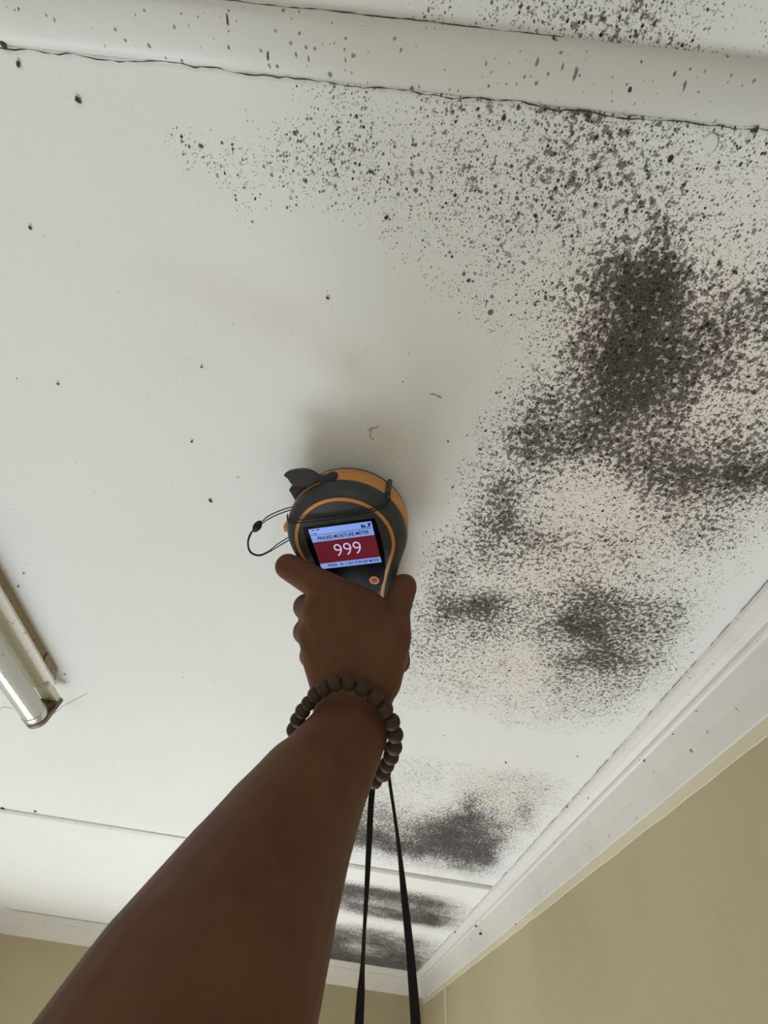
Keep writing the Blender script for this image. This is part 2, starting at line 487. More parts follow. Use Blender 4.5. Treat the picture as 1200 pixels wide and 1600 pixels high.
# extent of the mould on the ceiling boards (0 clean to 9 covered): one row per GY, one column every GXD metres from GX0
GX0, GXD, GXN = -0.36, 0.012, 64
GY = [-0.16 + 0.012 * i for i in range(72)] + [0.70 + 0.03 * i for i in range(53)]
MOULD = (
    (0, 0, 0, 0, 0, 0, 0, 0, 0, 0, 0, 0, 0, 0, 0, 0, 0, 0, 0, 0, 0, 0, 0, 0, 0, 0, 0, 0, 0, 0, 0, 0, 0, 0, 0, 0, 0, 0, 0, 0, 0, 0, 0, 0, 0, 0, 0, 0, 0, 0, 0, 0, 0, 0, 0, 0, 0, 0, 0, 0, 0, 0, 0, 0),
    (0, 0, 0, 0, 0, 0, 0, 0, 0, 0, 0, 0, 0, 0, 0, 0, 0, 0, 0, 0, 0, 0, 0, 0, 0, 0, 0, 0, 0, 0, 0, 0, 0, 0, 0, 0, 0, 0, 0, 0, 0, 0, 0, 0, 0, 0, 0, 0, 0, 0, 0, 0, 0, 0, 0, 0, 0, 0, 0, 0, 0, 0, 1, 1),
    (0, 0, 0, 0, 0, 0, 0, 0, 0, 0, 0, 0, 0, 0, 0, 0, 0, 0, 0, 0, 0, 0, 0, 0, 0, 0, 0, 0, 0, 0, 0, 0, 0, 0, 0, 1, 1, 1, 0, 0, 0, 0, 0, 0, 0, 0, 0, 0, 0, 0, 0, 1, 1, 1, 1, 1, 1, 1, 1, 1, 1, 1, 1, 1),
    (0, 0, 0, 0, 0, 0, 0, 0, 0, 0, 0, 0, 0, 0, 0, 0, 0, 0, 0, 0, 0, 0, 0, 0, 0, 0, 0, 0, 1, 0, 0, 1, 1, 1, 1, 2, 2, 1, 1, 0, 1, 1, 1, 1, 1, 1, 1, 1, 1, 1, 1, 1, 1, 1, 1, 1, 1, 1, 1, 1, 1, 1, 1, 1),
    (0, 0, 0, 0, 0, 0, 0, 0, 0, 0, 0, 0, 0, 0, 0, 0, 0, 0, 0, 0, 0, 0, 0, 0, 0, 0, 0, 0, 1, 1, 1, 2, 2, 2, 2, 3, 3, 3, 2, 1, 1, 1, 1, 1, 1, 1, 1, 1, 1, 1, 1, 1, 1, 1, 1, 1, 1, 0, 0, 0, 0, 1, 1, 1),
    (0, 0, 0, 0, 0, 0, 0, 0, 0, 0, 0, 0, 0, 0, 0, 0, 0, 0, 0, 0, 0, 0, 0, 0, 0, 0, 0, 0, 1, 1, 1, 2, 3, 3, 3, 3, 4, 4, 3, 3, 1, 1, 1, 1, 1, 1, 1, 0, 0, 0, 0, 0, 1, 1, 1, 1, 2, 2, 2, 2, 1, 1, 0, 0),
    (0, 0, 0, 0, 0, 0, 0, 0, 0, 0, 0, 0, 0, 0, 0, 0, 0, 0, 0, 0, 0, 0, 0, 0, 0, 0, 0, 0, 1, 2, 1, 2, 3, 4, 4, 4, 4, 4, 3, 1, 1, 0, 1, 1, 1, 1, 1, 2, 2, 2, 2, 1, 1, 0, 0, 0, 0, 0, 0, 0, 1, 1, 1, 2),
    (0, 0, 0, 0, 0, 0, 0, 0, 0, 0, 0, 0, 0, 0, 0, 0, 0, 0, 0, 0, 0, 0, 0, 0, 0, 0, 0, 0, 0, 2, 1, 1, 2, 2, 2, 3, 4, 4, 4, 4, 3, 2, 1, 1, 0, 0, 0, 0, 0, 0, 0, 1, 1, 1, 2, 2, 2, 2, 2, 2, 2, 2, 2, 2),
    (0, 0, 0, 0, 0, 0, 0, 0, 0, 0, 0, 0, 0, 0, 0, 0, 0, 0, 0, 0, 0, 0, 0, 0, 0, 0, 0, 0, 1, 2, 2, 2, 2, 3, 4, 4, 5, 5, 4, 4, 3, 3, 2, 1, 1, 2, 2, 2, 2, 2, 2, 2, 2, 2, 2, 2, 2, 2, 2, 2, 2, 2, 2, 2),
    (0, 0, 0, 0, 0, 0, 0, 0, 0, 0, 0, 0, 0, 0, 0, 0, 0, 0, 0, 0, 0, 0, 0, 0, 1, 2, 2, 2, 1, 2, 3, 3, 3, 3, 4, 4, 5, 5, 4, 3, 3, 2, 3, 3, 2, 2, 2, 2, 2, 2, 2, 2, 2, 2, 2, 2, 2, 1, 1, 1, 1, 1, 2, 2),
    (0, 0, 0, 0, 0, 0, 0, 0, 0, 0, 0, 0, 0, 0, 0, 0, 0, 0, 0, 0, 0, 0, 0, 0, 1, 1, 1, 1, 1, 1, 2, 2, 2, 2, 3, 4, 4, 5, 5, 4, 3, 3, 2, 2, 2, 2, 2, 2, 1, 1, 1, 1, 1, 1, 2, 2, 2, 2, 2, 2, 2, 2, 2, 2),
    (0, 0, 0, 0, 0, 0, 0, 0, 0, 0, 0, 0, 0, 0, 0, 0, 0, 0, 0, 0, 0, 0, 1, 2, 2, 2, 2, 2, 2, 3, 3, 4, 3, 3, 4, 4, 5, 5, 4, 4, 4, 3, 2, 1, 1, 1, 2, 2, 2, 2, 2, 2, 2, 2, 2, 2, 2, 3, 3, 3, 3, 3, 4, 4),
    (0, 0, 0, 0, 0, 0, 0, 0, 0, 0, 0, 0, 0, 0, 0, 0, 0, 0, 1, 1, 1, 1, 1, 2, 2, 3, 2, 2, 2, 2, 3, 3, 3, 3, 3, 3, 4, 3, 3, 4, 5, 6, 4, 3, 2, 2, 2, 2, 2, 2, 3, 3, 3, 3, 4, 4, 4, 5, 5, 5, 5, 5, 6, 6),
    (0, 0, 0, 0, 0, 0, 0, 0, 0, 0, 0, 0, 0, 0, 0, 0, 0, 0, 0, 0, 1, 1, 1, 2, 1, 1, 1, 1, 1, 1, 2, 2, 2, 3, 4, 3, 3, 3, 3, 5, 6, 7, 6, 4, 3, 2, 3, 4, 4, 4, 5, 5, 5, 5, 6, 6, 6, 6, 6, 6, 6, 6, 6, 6),
    (0, 0, 0, 0, 0, 0, 0, 0, 0, 0, 0, 0, 0, 0, 0, 0, 0, 0, 0, 0, 0, 1, 0, 0, 0, 0, 0, 0, 1, 1, 2, 2, 2, 2, 3, 2, 2, 3, 4, 6, 8, 8, 8, 7, 5, 5, 5, 6, 6, 6, 6, 6, 6, 6, 6, 6, 6, 6, 6, 6, 5, 5, 5, 5),
    (0, 0, 0, 0, 0, 0, 0, 0, 0, 0, 0, 0, 0, 0, 0, 0, 0, 0, 0, 0, 0, 0, 0, 0, 0, 0, 0, 0, 0, 1, 1, 1, 1, 1, 2, 2, 2, 3, 4, 6, 8, 9, 9, 8, 6, 6, 6, 6, 6, 6, 6, 6, 6, 5, 5, 5, 5, 5, 5, 5, 5, 5, 5, 5),
    (0, 0, 0, 0, 0, 0, 0, 0, 0, 0, 0, 0, 0, 0, 0, 0, 0, 0, 0, 0, 0, 0, 0, 0, 0, 0, 0, 0, 0, 0, 0, 1, 1, 1, 1, 1, 2, 3, 4, 5, 7, 8, 9, 7, 7, 6, 6, 6, 5, 5, 5, 5, 5, 5, 5, 5, 5, 5, 5, 5, 5, 5, 5, 5),
    (0, 0, 0, 0, 0, 0, 0, 0, 0, 0, 0, 0, 0, 0, 0, 0, 0, 0, 0, 0, 0, 0, 0, 0, 0, 0, 0, 0, 0, 0, 0, 0, 0, 1, 1, 1, 1, 2, 3, 5, 6, 8, 8, 8, 8, 7, 6, 6, 5, 5, 5, 5, 5, 5, 5, 5, 5, 5, 5, 4, 4, 4, 4, 4),
    (0, 0, 0, 0, 0, 0, 0, 0, 0, 0, 0, 0, 0, 0, 0, 0, 0, 0, 0, 0, 0, 0, 0, 0, 0, 0, 0, 0, 0, 0, 0, 0, 0, 0, 0, 1, 1, 2, 3, 5, 6, 8, 9, 9, 8, 8, 7, 6, 6, 5, 5, 5, 5, 4, 4, 4, 4, 4, 4, 4, 5, 5, 5, 5),
    (0, 0, 0, 0, 0, 0, 0, 0, 0, 0, 0, 0, 0, 0, 0, 0, 0, 0, 0, 0, 0, 0, 0, 0, 0, 0, 0, 0, 0, 0, 0, 0, 0, 0, 0, 0, 0, 2, 3, 5, 6, 8, 9, 8, 8, 7, 7, 5, 4, 4, 4, 4, 4, 5, 5, 5, 5, 5, 5, 5, 5, 5, 5, 5),
    (0, 0, 0, 0, 0, 0, 0, 0, 0, 0, 0, 0, 0, 0, 0, 0, 0, 0, 0, 0, 0, 0, 0, 0, 0, 0, 0, 0, 0, 0, 0, 0, 0, 0, 0, 0, 1, 2, 3, 5, 6, 7, 8, 8, 8, 7, 6, 5, 4, 4, 4, 5, 5, 5, 5, 5, 5, 5, 5, 5, 5, 5, 6, 6),
    (0, 0, 0, 0, 0, 0, 0, 0, 0, 0, 0, 0, 0, 0, 0, 0, 0, 0, 0, 0, 0, 0, 0, 0, 0, 0, 0, 0, 0, 0, 0, 0, 0, 0, 0, 0, 1, 3, 5, 6, 6, 7, 8, 8, 7, 6, 6, 5, 5, 5, 5, 5, 5, 5, 5, 5, 6, 6, 6, 6, 6, 6, 7, 7),
    (0, 0, 0, 0, 0, 0, 0, 0, 0, 0, 0, 0, 0, 0, 0, 0, 0, 0, 0, 0, 0, 0, 0, 0, 0, 0, 0, 0, 0, 0, 0, 0, 0, 0, 0, 0, 2, 4, 6, 6, 6, 7, 7, 7, 7, 6, 6, 5, 5, 5, 6, 6, 6, 6, 6, 6, 7, 7, 7, 7, 8, 8, 8, 7),
    (0, 0, 0, 0, 0, 0, 0, 0, 0, 0, 0, 0, 0, 0, 0, 0, 0, 0, 0, 0, 0, 0, 0, 0, 0, 0, 0, 0, 0, 0, 0, 0, 0, 0, 0, 1, 2, 5, 7, 7, 7, 7, 8, 7, 7, 6, 6, 6, 6, 6, 6, 7, 7, 7, 8, 8, 8, 8, 7, 7, 7, 7, 6, 6),
    (0, 0, 0, 0, 0, 0, 0, 0, 0, 0, 0, 0, 0, 0, 0, 0, 0, 0, 0, 0, 0, 0, 0, 0, 0, 0, 0, 0, 0, 0, 0, 0, 0, 0, 0, 1, 2, 5, 6, 7, 7, 7, 7, 6, 6, 7, 7, 7, 7, 7, 7, 7, 8, 7, 7, 7, 6, 6, 6, 6, 5, 5, 4, 4),
    (0, 0, 0, 0, 0, 0, 0, 0, 0, 0, 0, 0, 0, 0, 0, 0, 0, 0, 0, 0, 0, 0, 0, 0, 0, 0, 0, 0, 0, 0, 0, 0, 0, 0, 0, 0, 3, 4, 6, 6, 6, 5, 5, 4, 4, 6, 6, 7, 7, 7, 6, 6, 6, 6, 5, 5, 5, 4, 4, 4, 3, 3, 3, 2),
    (0, 0, 0, 0, 0, 0, 0, 0, 0, 0, 0, 0, 0, 0, 0, 0, 0, 0, 0, 0, 0, 0, 0, 0, 0, 0, 0, 0, 0, 0, 0, 0, 0, 0, 0, 1, 3, 4, 5, 5, 5, 4, 3, 3, 3, 4, 5, 6, 6, 6, 6, 5, 5, 5, 4, 3, 3, 3, 2, 2, 2, 2, 1, 1),
    (0, 0, 0, 0, 0, 0, 0, 0, 0, 0, 0, 0, 0, 0, 0, 0, 0, 0, 0, 0, 0, 0, 0, 0, 0, 0, 0, 0, 0, 0, 0, 0, 0, 0, 0, 1, 3, 5, 6, 5, 5, 4, 3, 2, 2, 3, 3, 4, 5, 5, 5, 5, 5, 5, 3, 2, 2, 1, 1, 1, 1, 1, 1, 0),
    (0, 0, 0, 0, 0, 0, 0, 0, 0, 0, 0, 0, 0, 0, 0, 0, 0, 0, 0, 0, 0, 0, 0, 0, 0, 0, 0, 0, 0, 0, 0, 0, 0, 0, 0, 1, 3, 5, 6, 5, 4, 3, 3, 2, 2, 2, 3, 3, 4, 4, 5, 5, 6, 5, 4, 2, 1, 1, 0, 0, 0, 0, 0, 0),
    (0, 0, 0, 0, 0, 0, 0, 0, 0, 0, 0, 0, 0, 0, 0, 0, 0, 0, 0, 0, 0, 0, 0, 0, 0, 0, 0, 0, 0, 0, 0, 0, 0, 0, 0, 1, 3, 5, 6, 6, 4, 4, 3, 3, 3, 3, 3, 3, 3, 3, 4, 5, 5, 4, 3, 2, 1, 0, 0, 0, 0, 0, 0, 0),
    (0, 0, 0, 0, 0, 0, 0, 0, 0, 0, 0, 0, 0, 0, 0, 0, 0, 0, 0, 0, 0, 0, 0, 0, 0, 0, 0, 0, 0, 0, 0, 0, 0, 0, 0, 1, 4, 6, 6, 7, 5, 4, 4, 4, 4, 3, 4, 4, 3, 3, 3, 4, 4, 4, 3, 2, 1, 0, 0, 0, 0, 0, 0, 0),
    (0, 0, 0, 0, 0, 0, 0, 0, 0, 0, 0, 0, 0, 0, 0, 0, 0, 0, 0, 0, 0, 0, 0, 0, 0, 0, 0, 0, 0, 0, 0, 0, 0, 0, 0, 1, 4, 6, 7, 7, 6, 5, 5, 5, 4, 4, 4, 4, 4, 3, 3, 3, 2, 2, 2, 1, 1, 1, 0, 0, 0, 0, 0, 0),
    (0, 0, 0, 0, 0, 0, 0, 0, 0, 0, 0, 0, 0, 0, 0, 0, 0, 0, 0, 0, 0, 0, 0, 0, 0, 0, 0, 0, 0, 0, 0, 0, 0, 0, 1, 2, 4, 5, 6, 6, 5, 5, 5, 5, 5, 4, 4, 4, 4, 4, 3, 2, 2, 1, 1, 1, 1, 0, 0, 0, 0, 0, 0, 0),
    (0, 0, 0, 0, 0, 0, 0, 0, 0, 0, 0, 0, 0, 0, 0, 0, 0, 0, 0, 0, 0, 0, 0, 0, 0, 0, 0, 0, 0, 0, 0, 0, 0, 0, 1, 3, 4, 5, 6, 5, 5, 5, 4, 4, 4, 4, 4, 4, 4, 4, 3, 3, 2, 2, 1, 1, 1, 0, 0, 0, 0, 0, 0, 0),
    (0, 0, 0, 0, 0, 0, 0, 0, 0, 0, 0, 0, 0, 0, 0, 0, 0, 0, 0, 0, 0, 0, 0, 0, 0, 0, 0, 0, 0, 0, 0, 0, 0, 0, 1, 3, 4, 4, 5, 5, 4, 4, 4, 4, 4, 4, 4, 4, 4, 4, 4, 3, 2, 2, 3, 2, 1, 0, 0, 0, 0, 0, 0, 0),
    (0, 0, 0, 0, 0, 0, 0, 0, 0, 0, 0, 0, 0, 0, 0, 0, 0, 0, 0, 0, 0, 0, 0, 0, 0, 0, 0, 0, 0, 0, 0, 0, 0, 0, 2, 4, 5, 4, 4, 4, 4, 4, 4, 4, 4, 4, 5, 5, 4, 5, 4, 4, 4, 4, 4, 3, 2, 1, 0, 0, 0, 0, 0, 0),
    (0, 0, 0, 0, 0, 0, 0, 0, 0, 0, 0, 0, 0, 0, 0, 0, 0, 0, 0, 0, 0, 0, 0, 0, 0, 0, 0, 0, 0, 0, 0, 0, 0, 0, 2, 4, 5, 4, 3, 3, 3, 3, 4, 4, 4, 5, 5, 6, 6, 6, 6, 6, 6, 5, 5, 5, 2, 1, 0, 0, 0, 0, 0, 0),
    (0, 0, 0, 0, 0, 0, 0, 0, 0, 0, 0, 0, 0, 0, 0, 0, 0, 0, 0, 0, 0, 0, 0, 0, 0, 0, 0, 0, 0, 0, 0, 0, 0, 0, 2, 4, 4, 4, 3, 4, 4, 4, 4, 5, 5, 5, 6, 7, 7, 7, 7, 6, 6, 6, 5, 5, 3, 1, 0, 0, 0, 0, 0, 0),
    (0, 0, 0, 0, 0, 0, 0, 0, 0, 0, 0, 0, 0, 0, 0, 0, 0, 0, 0, 0, 0, 0, 0, 0, 0, 0, 0, 0, 0, 0, 0, 0, 0, 0, 2, 5, 5, 5, 5, 6, 6, 6, 5, 5, 6, 6, 6, 7, 7, 7, 7, 7, 6, 6, 5, 5, 4, 2, 0, 0, 0, 0, 0, 0),
    (0, 0, 0, 0, 0, 0, 0, 0, 0, 0, 0, 0, 0, 0, 0, 0, 0, 0, 0, 0, 0, 0, 0, 0, 0, 0, 0, 0, 0, 0, 0, 0, 0, 1, 2, 5, 6, 6, 7, 8, 8, 6, 5, 5, 5, 5, 7, 8, 8, 8, 7, 7, 7, 6, 5, 5, 4, 2, 0, 0, 0, 0, 0, 0),
    (0, 0, 0, 0, 0, 0, 0, 0, 0, 0, 0, 0, 0, 0, 0, 0, 0, 0, 0, 0, 0, 0, 0, 0, 0, 0, 0, 0, 0, 0, 0, 0, 0, 1, 3, 4, 6, 7, 7, 7, 7, 6, 5, 5, 5, 5, 6, 8, 8, 8, 7, 7, 6, 6, 5, 5, 4, 2, 1, 0, 0, 0, 0, 0),
    (0, 0, 0, 0, 0, 0, 0, 0, 0, 0, 0, 0, 0, 0, 0, 0, 0, 0, 0, 0, 0, 0, 0, 0, 0, 0, 0, 0, 0, 0, 0, 0, 0, 1, 3, 4, 5, 6, 6, 6, 6, 5, 4, 4, 4, 5, 5, 6, 7, 7, 7, 7, 6, 6, 5, 5, 4, 3, 1, 0, 0, 0, 0, 0),
    (0, 0, 0, 0, 0, 0, 0, 0, 0, 0, 0, 0, 0, 0, 0, 0, 0, 0, 0, 0, 0, 0, 0, 0, 0, 0, 0, 0, 0, 0, 0, 0, 0, 1, 3, 4, 5, 5, 5, 6, 5, 5, 4, 4, 4, 4, 4, 5, 5, 6, 7, 7, 7, 6, 6, 5, 5, 3, 1, 1, 0, 0, 0, 0),
    (0, 0, 0, 0, 0, 0, 0, 0, 0, 0, 0, 0, 0, 0, 0, 0, 0, 0, 0, 0, 0, 0, 0, 0, 0, 0, 0, 0, 0, 0, 0, 0, 0, 1, 3, 4, 5, 5, 5, 5, 5, 4, 4, 4, 3, 3, 4, 4, 5, 6, 7, 7, 7, 7, 7, 6, 5, 4, 2, 1, 0, 0, 0, 0),
    (0, 0, 0, 0, 0, 0, 0, 0, 0, 0, 0, 0, 0, 0, 0, 0, 0, 0, 0, 0, 0, 0, 0, 0, 0, 0, 0, 0, 0, 0, 0, 0, 0, 1, 3, 4, 4, 4, 4, 4, 4, 4, 4, 3, 3, 3, 3, 4, 5, 6, 7, 7, 7, 7, 6, 6, 5, 4, 2, 1, 0, 0, 0, 0),
    (0, 0, 0, 0, 0, 0, 0, 0, 0, 0, 0, 0, 0, 0, 0, 0, 0, 0, 0, 0, 0, 0, 0, 0, 0, 0, 0, 0, 0, 0, 0, 0, 0, 1, 3, 4, 4, 4, 4, 4, 4, 4, 3, 3, 3, 2, 3, 4, 5, 6, 6, 6, 6, 6, 6, 5, 5, 3, 2, 1, 0, 0, 0, 0),
    (0, 0, 0, 0, 0, 0, 0, 0, 0, 0, 0, 0, 0, 0, 0, 0, 0, 0, 0, 0, 0, 0, 0, 0, 0, 0, 0, 0, 0, 0, 0, 0, 0, 0, 2, 4, 4, 4, 4, 3, 3, 3, 3, 3, 2, 2, 2, 3, 4, 5, 5, 5, 5, 5, 5, 5, 4, 3, 2, 1, 0, 0, 0, 0),
    (0, 0, 0, 0, 0, 0, 0, 0, 0, 0, 0, 0, 0, 0, 0, 0, 0, 0, 0, 0, 0, 0, 0, 0, 0, 0, 0, 0, 0, 0, 0, 0, 0, 0, 2, 3, 4, 4, 3, 3, 3, 3, 3, 2, 2, 2, 2, 3, 4, 5, 5, 4, 4, 5, 5, 5, 4, 3, 2, 1, 0, 0, 0, 0),
    (0, 0, 0, 0, 0, 0, 0, 0, 0, 0, 0, 0, 0, 0, 0, 0, 0, 0, 0, 0, 0, 0, 0, 0, 0, 0, 0, 0, 0, 0, 0, 0, 0, 0, 2, 3, 4, 4, 3, 3, 3, 3, 3, 2, 2, 2, 2, 3, 4, 4, 5, 4, 4, 4, 4, 4, 3, 2, 1, 1, 0, 0, 0, 0),
    (0, 0, 0, 0, 0, 0, 0, 0, 0, 0, 0, 0, 0, 0, 0, 0, 0, 0, 0, 0, 0, 0, 0, 0, 0, 0, 0, 0, 0, 0, 0, 0, 0, 0, 1, 3, 3, 3, 3, 3, 3, 3, 3, 2, 2, 2, 2, 2, 3, 4, 4, 4, 4, 4, 4, 4, 3, 2, 1, 0, 0, 0, 0, 0),
    (0, 0, 0, 0, 0, 0, 0, 0, 0, 0, 0, 0, 0, 0, 0, 0, 0, 0, 0, 0, 0, 0, 0, 0, 0, 0, 0, 0, 0, 0, 0, 0, 0, 0, 1, 2, 2, 3, 3, 3, 3, 3, 2, 2, 2, 2, 2, 2, 3, 3, 4, 4, 4, 4, 4, 4, 3, 2, 1, 0, 0, 0, 0, 0),
    (0, 0, 0, 0, 0, 0, 0, 0, 0, 0, 0, 0, 0, 0, 0, 0, 0, 0, 0, 0, 0, 0, 0, 0, 0, 0, 0, 0, 0, 0, 0, 0, 0, 0, 1, 2, 2, 2, 2, 2, 3, 3, 2, 2, 2, 2, 2, 2, 2, 3, 3, 4, 4, 3, 3, 3, 2, 1, 1, 0, 0, 0, 0, 0),
    (0, 0, 0, 0, 0, 0, 0, 0, 0, 0, 0, 0, 0, 0, 0, 0, 0, 0, 0, 0, 0, 0, 0, 0, 0, 0, 0, 0, 0, 0, 0, 0, 0, 0, 0, 1, 2, 2, 2, 2, 2, 2, 2, 2, 1, 2, 2, 2, 2, 2, 3, 3, 3, 3, 3, 3, 2, 1, 0, 0, 0, 0, 0, 0),
    (0, 0, 0, 0, 0, 0, 0, 0, 0, 0, 0, 0, 0, 0, 0, 0, 0, 0, 0, 0, 0, 0, 0, 0, 0, 0, 0, 0, 0, 0, 0, 0, 0, 0, 0, 1, 1, 1, 1, 1, 1, 2, 2, 1, 1, 1, 2, 2, 2, 2, 2, 3, 3, 2, 2, 2, 2, 1, 0, 0, 0, 0, 0, 0),
    (0, 0, 0, 0, 0, 0, 0, 0, 0, 0, 0, 0, 0, 0, 0, 0, 0, 0, 0, 0, 0, 0, 0, 0, 0, 0, 0, 0, 0, 0, 0, 0, 0, 0, 0, 1, 1, 1, 1, 1, 1, 1, 1, 1, 1, 1, 1, 1, 1, 2, 2, 2, 2, 2, 2, 1, 1, 1, 0, 0, 0, 0, 0, 0),
    (0, 0, 0, 0, 0, 0, 0, 0, 0, 0, 0, 0, 0, 0, 0, 0, 0, 0, 0, 0, 0, 0, 0, 0, 0, 0, 0, 0, 0, 0, 0, 0, 0, 0, 0, 0, 1, 1, 1, 1, 1, 1, 1, 1, 0, 1, 1, 1, 1, 1, 1, 2, 1, 1, 1, 1, 1, 0, 0, 0, 0, 0, 0, 0),
    (0, 0, 0, 0, 0, 0, 0, 0, 0, 0, 0, 0, 0, 0, 0, 0, 0, 0, 0, 0, 0, 0, 0, 0, 0, 0, 0, 0, 0, 0, 0, 0, 0, 0, 0, 0, 1, 1, 1, 0, 0, 0, 0, 0, 0, 0, 1, 1, 1, 1, 1, 1, 1, 1, 0, 0, 0, 0, 0, 0, 0, 0, 0, 0),
    (0, 0, 0, 0, 0, 0, 0, 0, 0, 0, 0, 0, 0, 0, 0, 0, 0, 0, 0, 0, 0, 0, 0, 0, 0, 0, 0, 0, 0, 0, 0, 0, 0, 0, 0, 0, 0, 0, 0, 0, 0, 0, 0, 0, 0, 0, 0, 1, 0, 0, 0, 0, 0, 0, 0, 0, 0, 0, 0, 0, 0, 0, 0, 0),
    (0, 0, 0, 0, 0, 0, 0, 0, 0, 0, 0, 0, 0, 0, 0, 0, 0, 0, 0, 0, 0, 0, 0, 0, 0, 0, 0, 0, 0, 0, 0, 0, 0, 0, 0, 0, 0, 0, 0, 0, 0, 0, 0, 0, 0, 0, 0, 0, 0, 0, 0, 0, 0, 0, 0, 0, 0, 0, 0, 0, 0, 0, 0, 0),
    (0, 0, 0, 0, 0, 0, 0, 0, 0, 0, 0, 0, 0, 0, 0, 0, 0, 0, 0, 0, 0, 0, 0, 0, 0, 0, 0, 0, 0, 0, 0, 0, 0, 0, 0, 0, 0, 0, 0, 0, 0, 0, 0, 0, 0, 0, 0, 0, 0, 0, 0, 0, 0, 0, 0, 0, 0, 0, 0, 0, 0, 0, 0, 0),
    (0, 0, 0, 0, 0, 0, 0, 0, 0, 0, 0, 0, 0, 0, 0, 0, 0, 0, 0, 0, 0, 0, 0, 0, 0, 0, 0, 0, 0, 0, 0, 0, 0, 0, 0, 0, 0, 0, 0, 0, 0, 0, 0, 0, 0, 0, 0, 0, 0, 0, 0, 0, 0, 0, 0, 0, 0, 0, 0, 0, 0, 0, 0, 0),
    (0, 0, 0, 0, 0, 0, 0, 0, 0, 0, 0, 0, 0, 0, 0, 0, 0, 0, 0, 0, 0, 0, 0, 0, 0, 0, 0, 0, 0, 0, 0, 0, 0, 0, 0, 0, 0, 0, 0, 0, 0, 0, 0, 0, 0, 0, 0, 0, 0, 0, 0, 0, 0, 0, 0, 0, 0, 0, 0, 0, 0, 0, 0, 0),
    (0, 0, 0, 0, 0, 0, 0, 0, 0, 0, 0, 0, 0, 0, 0, 0, 0, 0, 0, 0, 0, 0, 0, 0, 0, 0, 0, 0, 0, 0, 0, 0, 0, 0, 0, 0, 0, 0, 0, 0, 0, 0, 0, 0, 0, 0, 0, 0, 0, 0, 0, 0, 0, 0, 0, 0, 0, 0, 0, 0, 0, 0, 0, 0),
    (0, 0, 0, 0, 0, 0, 0, 0, 0, 0, 0, 0, 0, 0, 0, 0, 0, 0, 0, 0, 0, 0, 0, 0, 0, 0, 0, 0, 0, 0, 0, 0, 0, 0, 0, 0, 0, 0, 0, 0, 0, 0, 0, 0, 0, 0, 0, 0, 0, 0, 0, 0, 0, 0, 0, 0, 0, 0, 0, 0, 0, 0, 0, 0),
    (0, 0, 0, 0, 0, 0, 0, 0, 0, 0, 0, 0, 0, 0, 0, 0, 0, 0, 0, 0, 0, 0, 0, 0, 0, 0, 0, 0, 0, 0, 0, 0, 0, 0, 0, 0, 0, 0, 0, 0, 0, 0, 0, 0, 0, 0, 0, 0, 0, 0, 0, 0, 0, 0, 0, 0, 0, 0, 0, 0, 0, 0, 0, 0),
    (0, 0, 0, 0, 0, 0, 0, 0, 0, 0, 0, 0, 0, 0, 0, 0, 0, 0, 0, 0, 0, 0, 0, 0, 0, 0, 0, 0, 0, 0, 0, 0, 0, 0, 0, 0, 0, 0, 0, 0, 0, 0, 0, 0, 0, 0, 0, 0, 0, 0, 0, 0, 0, 0, 0, 0, 0, 0, 0, 0, 0, 0, 0, 0),
    (0, 0, 0, 0, 0, 0, 0, 0, 0, 0, 0, 0, 0, 0, 0, 0, 0, 0, 0, 0, 0, 0, 0, 0, 0, 0, 0, 0, 0, 0, 0, 0, 0, 0, 0, 0, 0, 0, 0, 0, 0, 0, 0, 0, 0, 0, 0, 0, 0, 0, 1, 1, 1, 1, 1, 1, 0, 0, 0, 0, 0, 0, 0, 0),
    (0, 0, 0, 0, 0, 0, 0, 0, 0, 0, 0, 0, 0, 0, 0, 0, 0, 0, 0, 0, 0, 0, 0, 0, 0, 0, 0, 0, 0, 0, 1, 1, 1, 1, 1, 1, 1, 1, 1, 1, 1, 1, 1, 1, 1, 1, 1, 1, 1, 1, 2, 2, 2, 2, 2, 2, 1, 1, 0, 0, 0, 0, 0, 0),
    (0, 0, 0, 0, 0, 0, 0, 0, 0, 0, 0, 0, 0, 0, 0, 0, 0, 0, 0, 0, 0, 0, 0, 0, 0, 0, 0, 0, 0, 0, 1, 2, 2, 2, 2, 2, 2, 2, 2, 2, 2, 2, 1, 1, 1, 1, 1, 1, 1, 2, 2, 3, 3, 3, 3, 3, 2, 1, 1, 0, 0, 0, 0, 0),
    (0, 0, 0, 0, 0, 0, 0, 0, 0, 0, 0, 0, 0, 0, 0, 0, 0, 0, 0, 0, 0, 0, 0, 0, 0, 0, 0, 0, 0, 0, 1, 2, 2, 2, 2, 2, 2, 2, 2, 2, 2, 2, 2, 1, 1, 1, 1, 1, 2, 2, 3, 3, 3, 3, 3, 3, 3, 2, 1, 0, 0, 0, 0, 0),
    (0, 0, 0, 0, 0, 0, 0, 0, 0, 0, 0, 0, 0, 0, 0, 0, 0, 0, 0, 0, 0, 0, 0, 0, 0, 0, 0, 0, 0, 0, 1, 2, 2, 2, 2, 2, 2, 2, 2, 2, 2, 2, 2, 1, 1, 1, 2, 2, 2, 2, 3, 3, 3, 3, 3, 3, 3, 2, 1, 0, 0, 0, 0, 0),
    (0, 0, 0, 0, 0, 0, 0, 0, 0, 0, 0, 0, 0, 0, 0, 0, 0, 0, 0, 0, 0, 0, 0, 0, 0, 0, 0, 0, 0, 0, 1, 2, 2, 2, 2, 2, 2, 2, 2, 2, 2, 2, 2, 1, 1, 2, 2, 2, 3, 3, 3, 3, 3, 3, 3, 3, 3, 2, 1, 0, 0, 0, 0, 0),
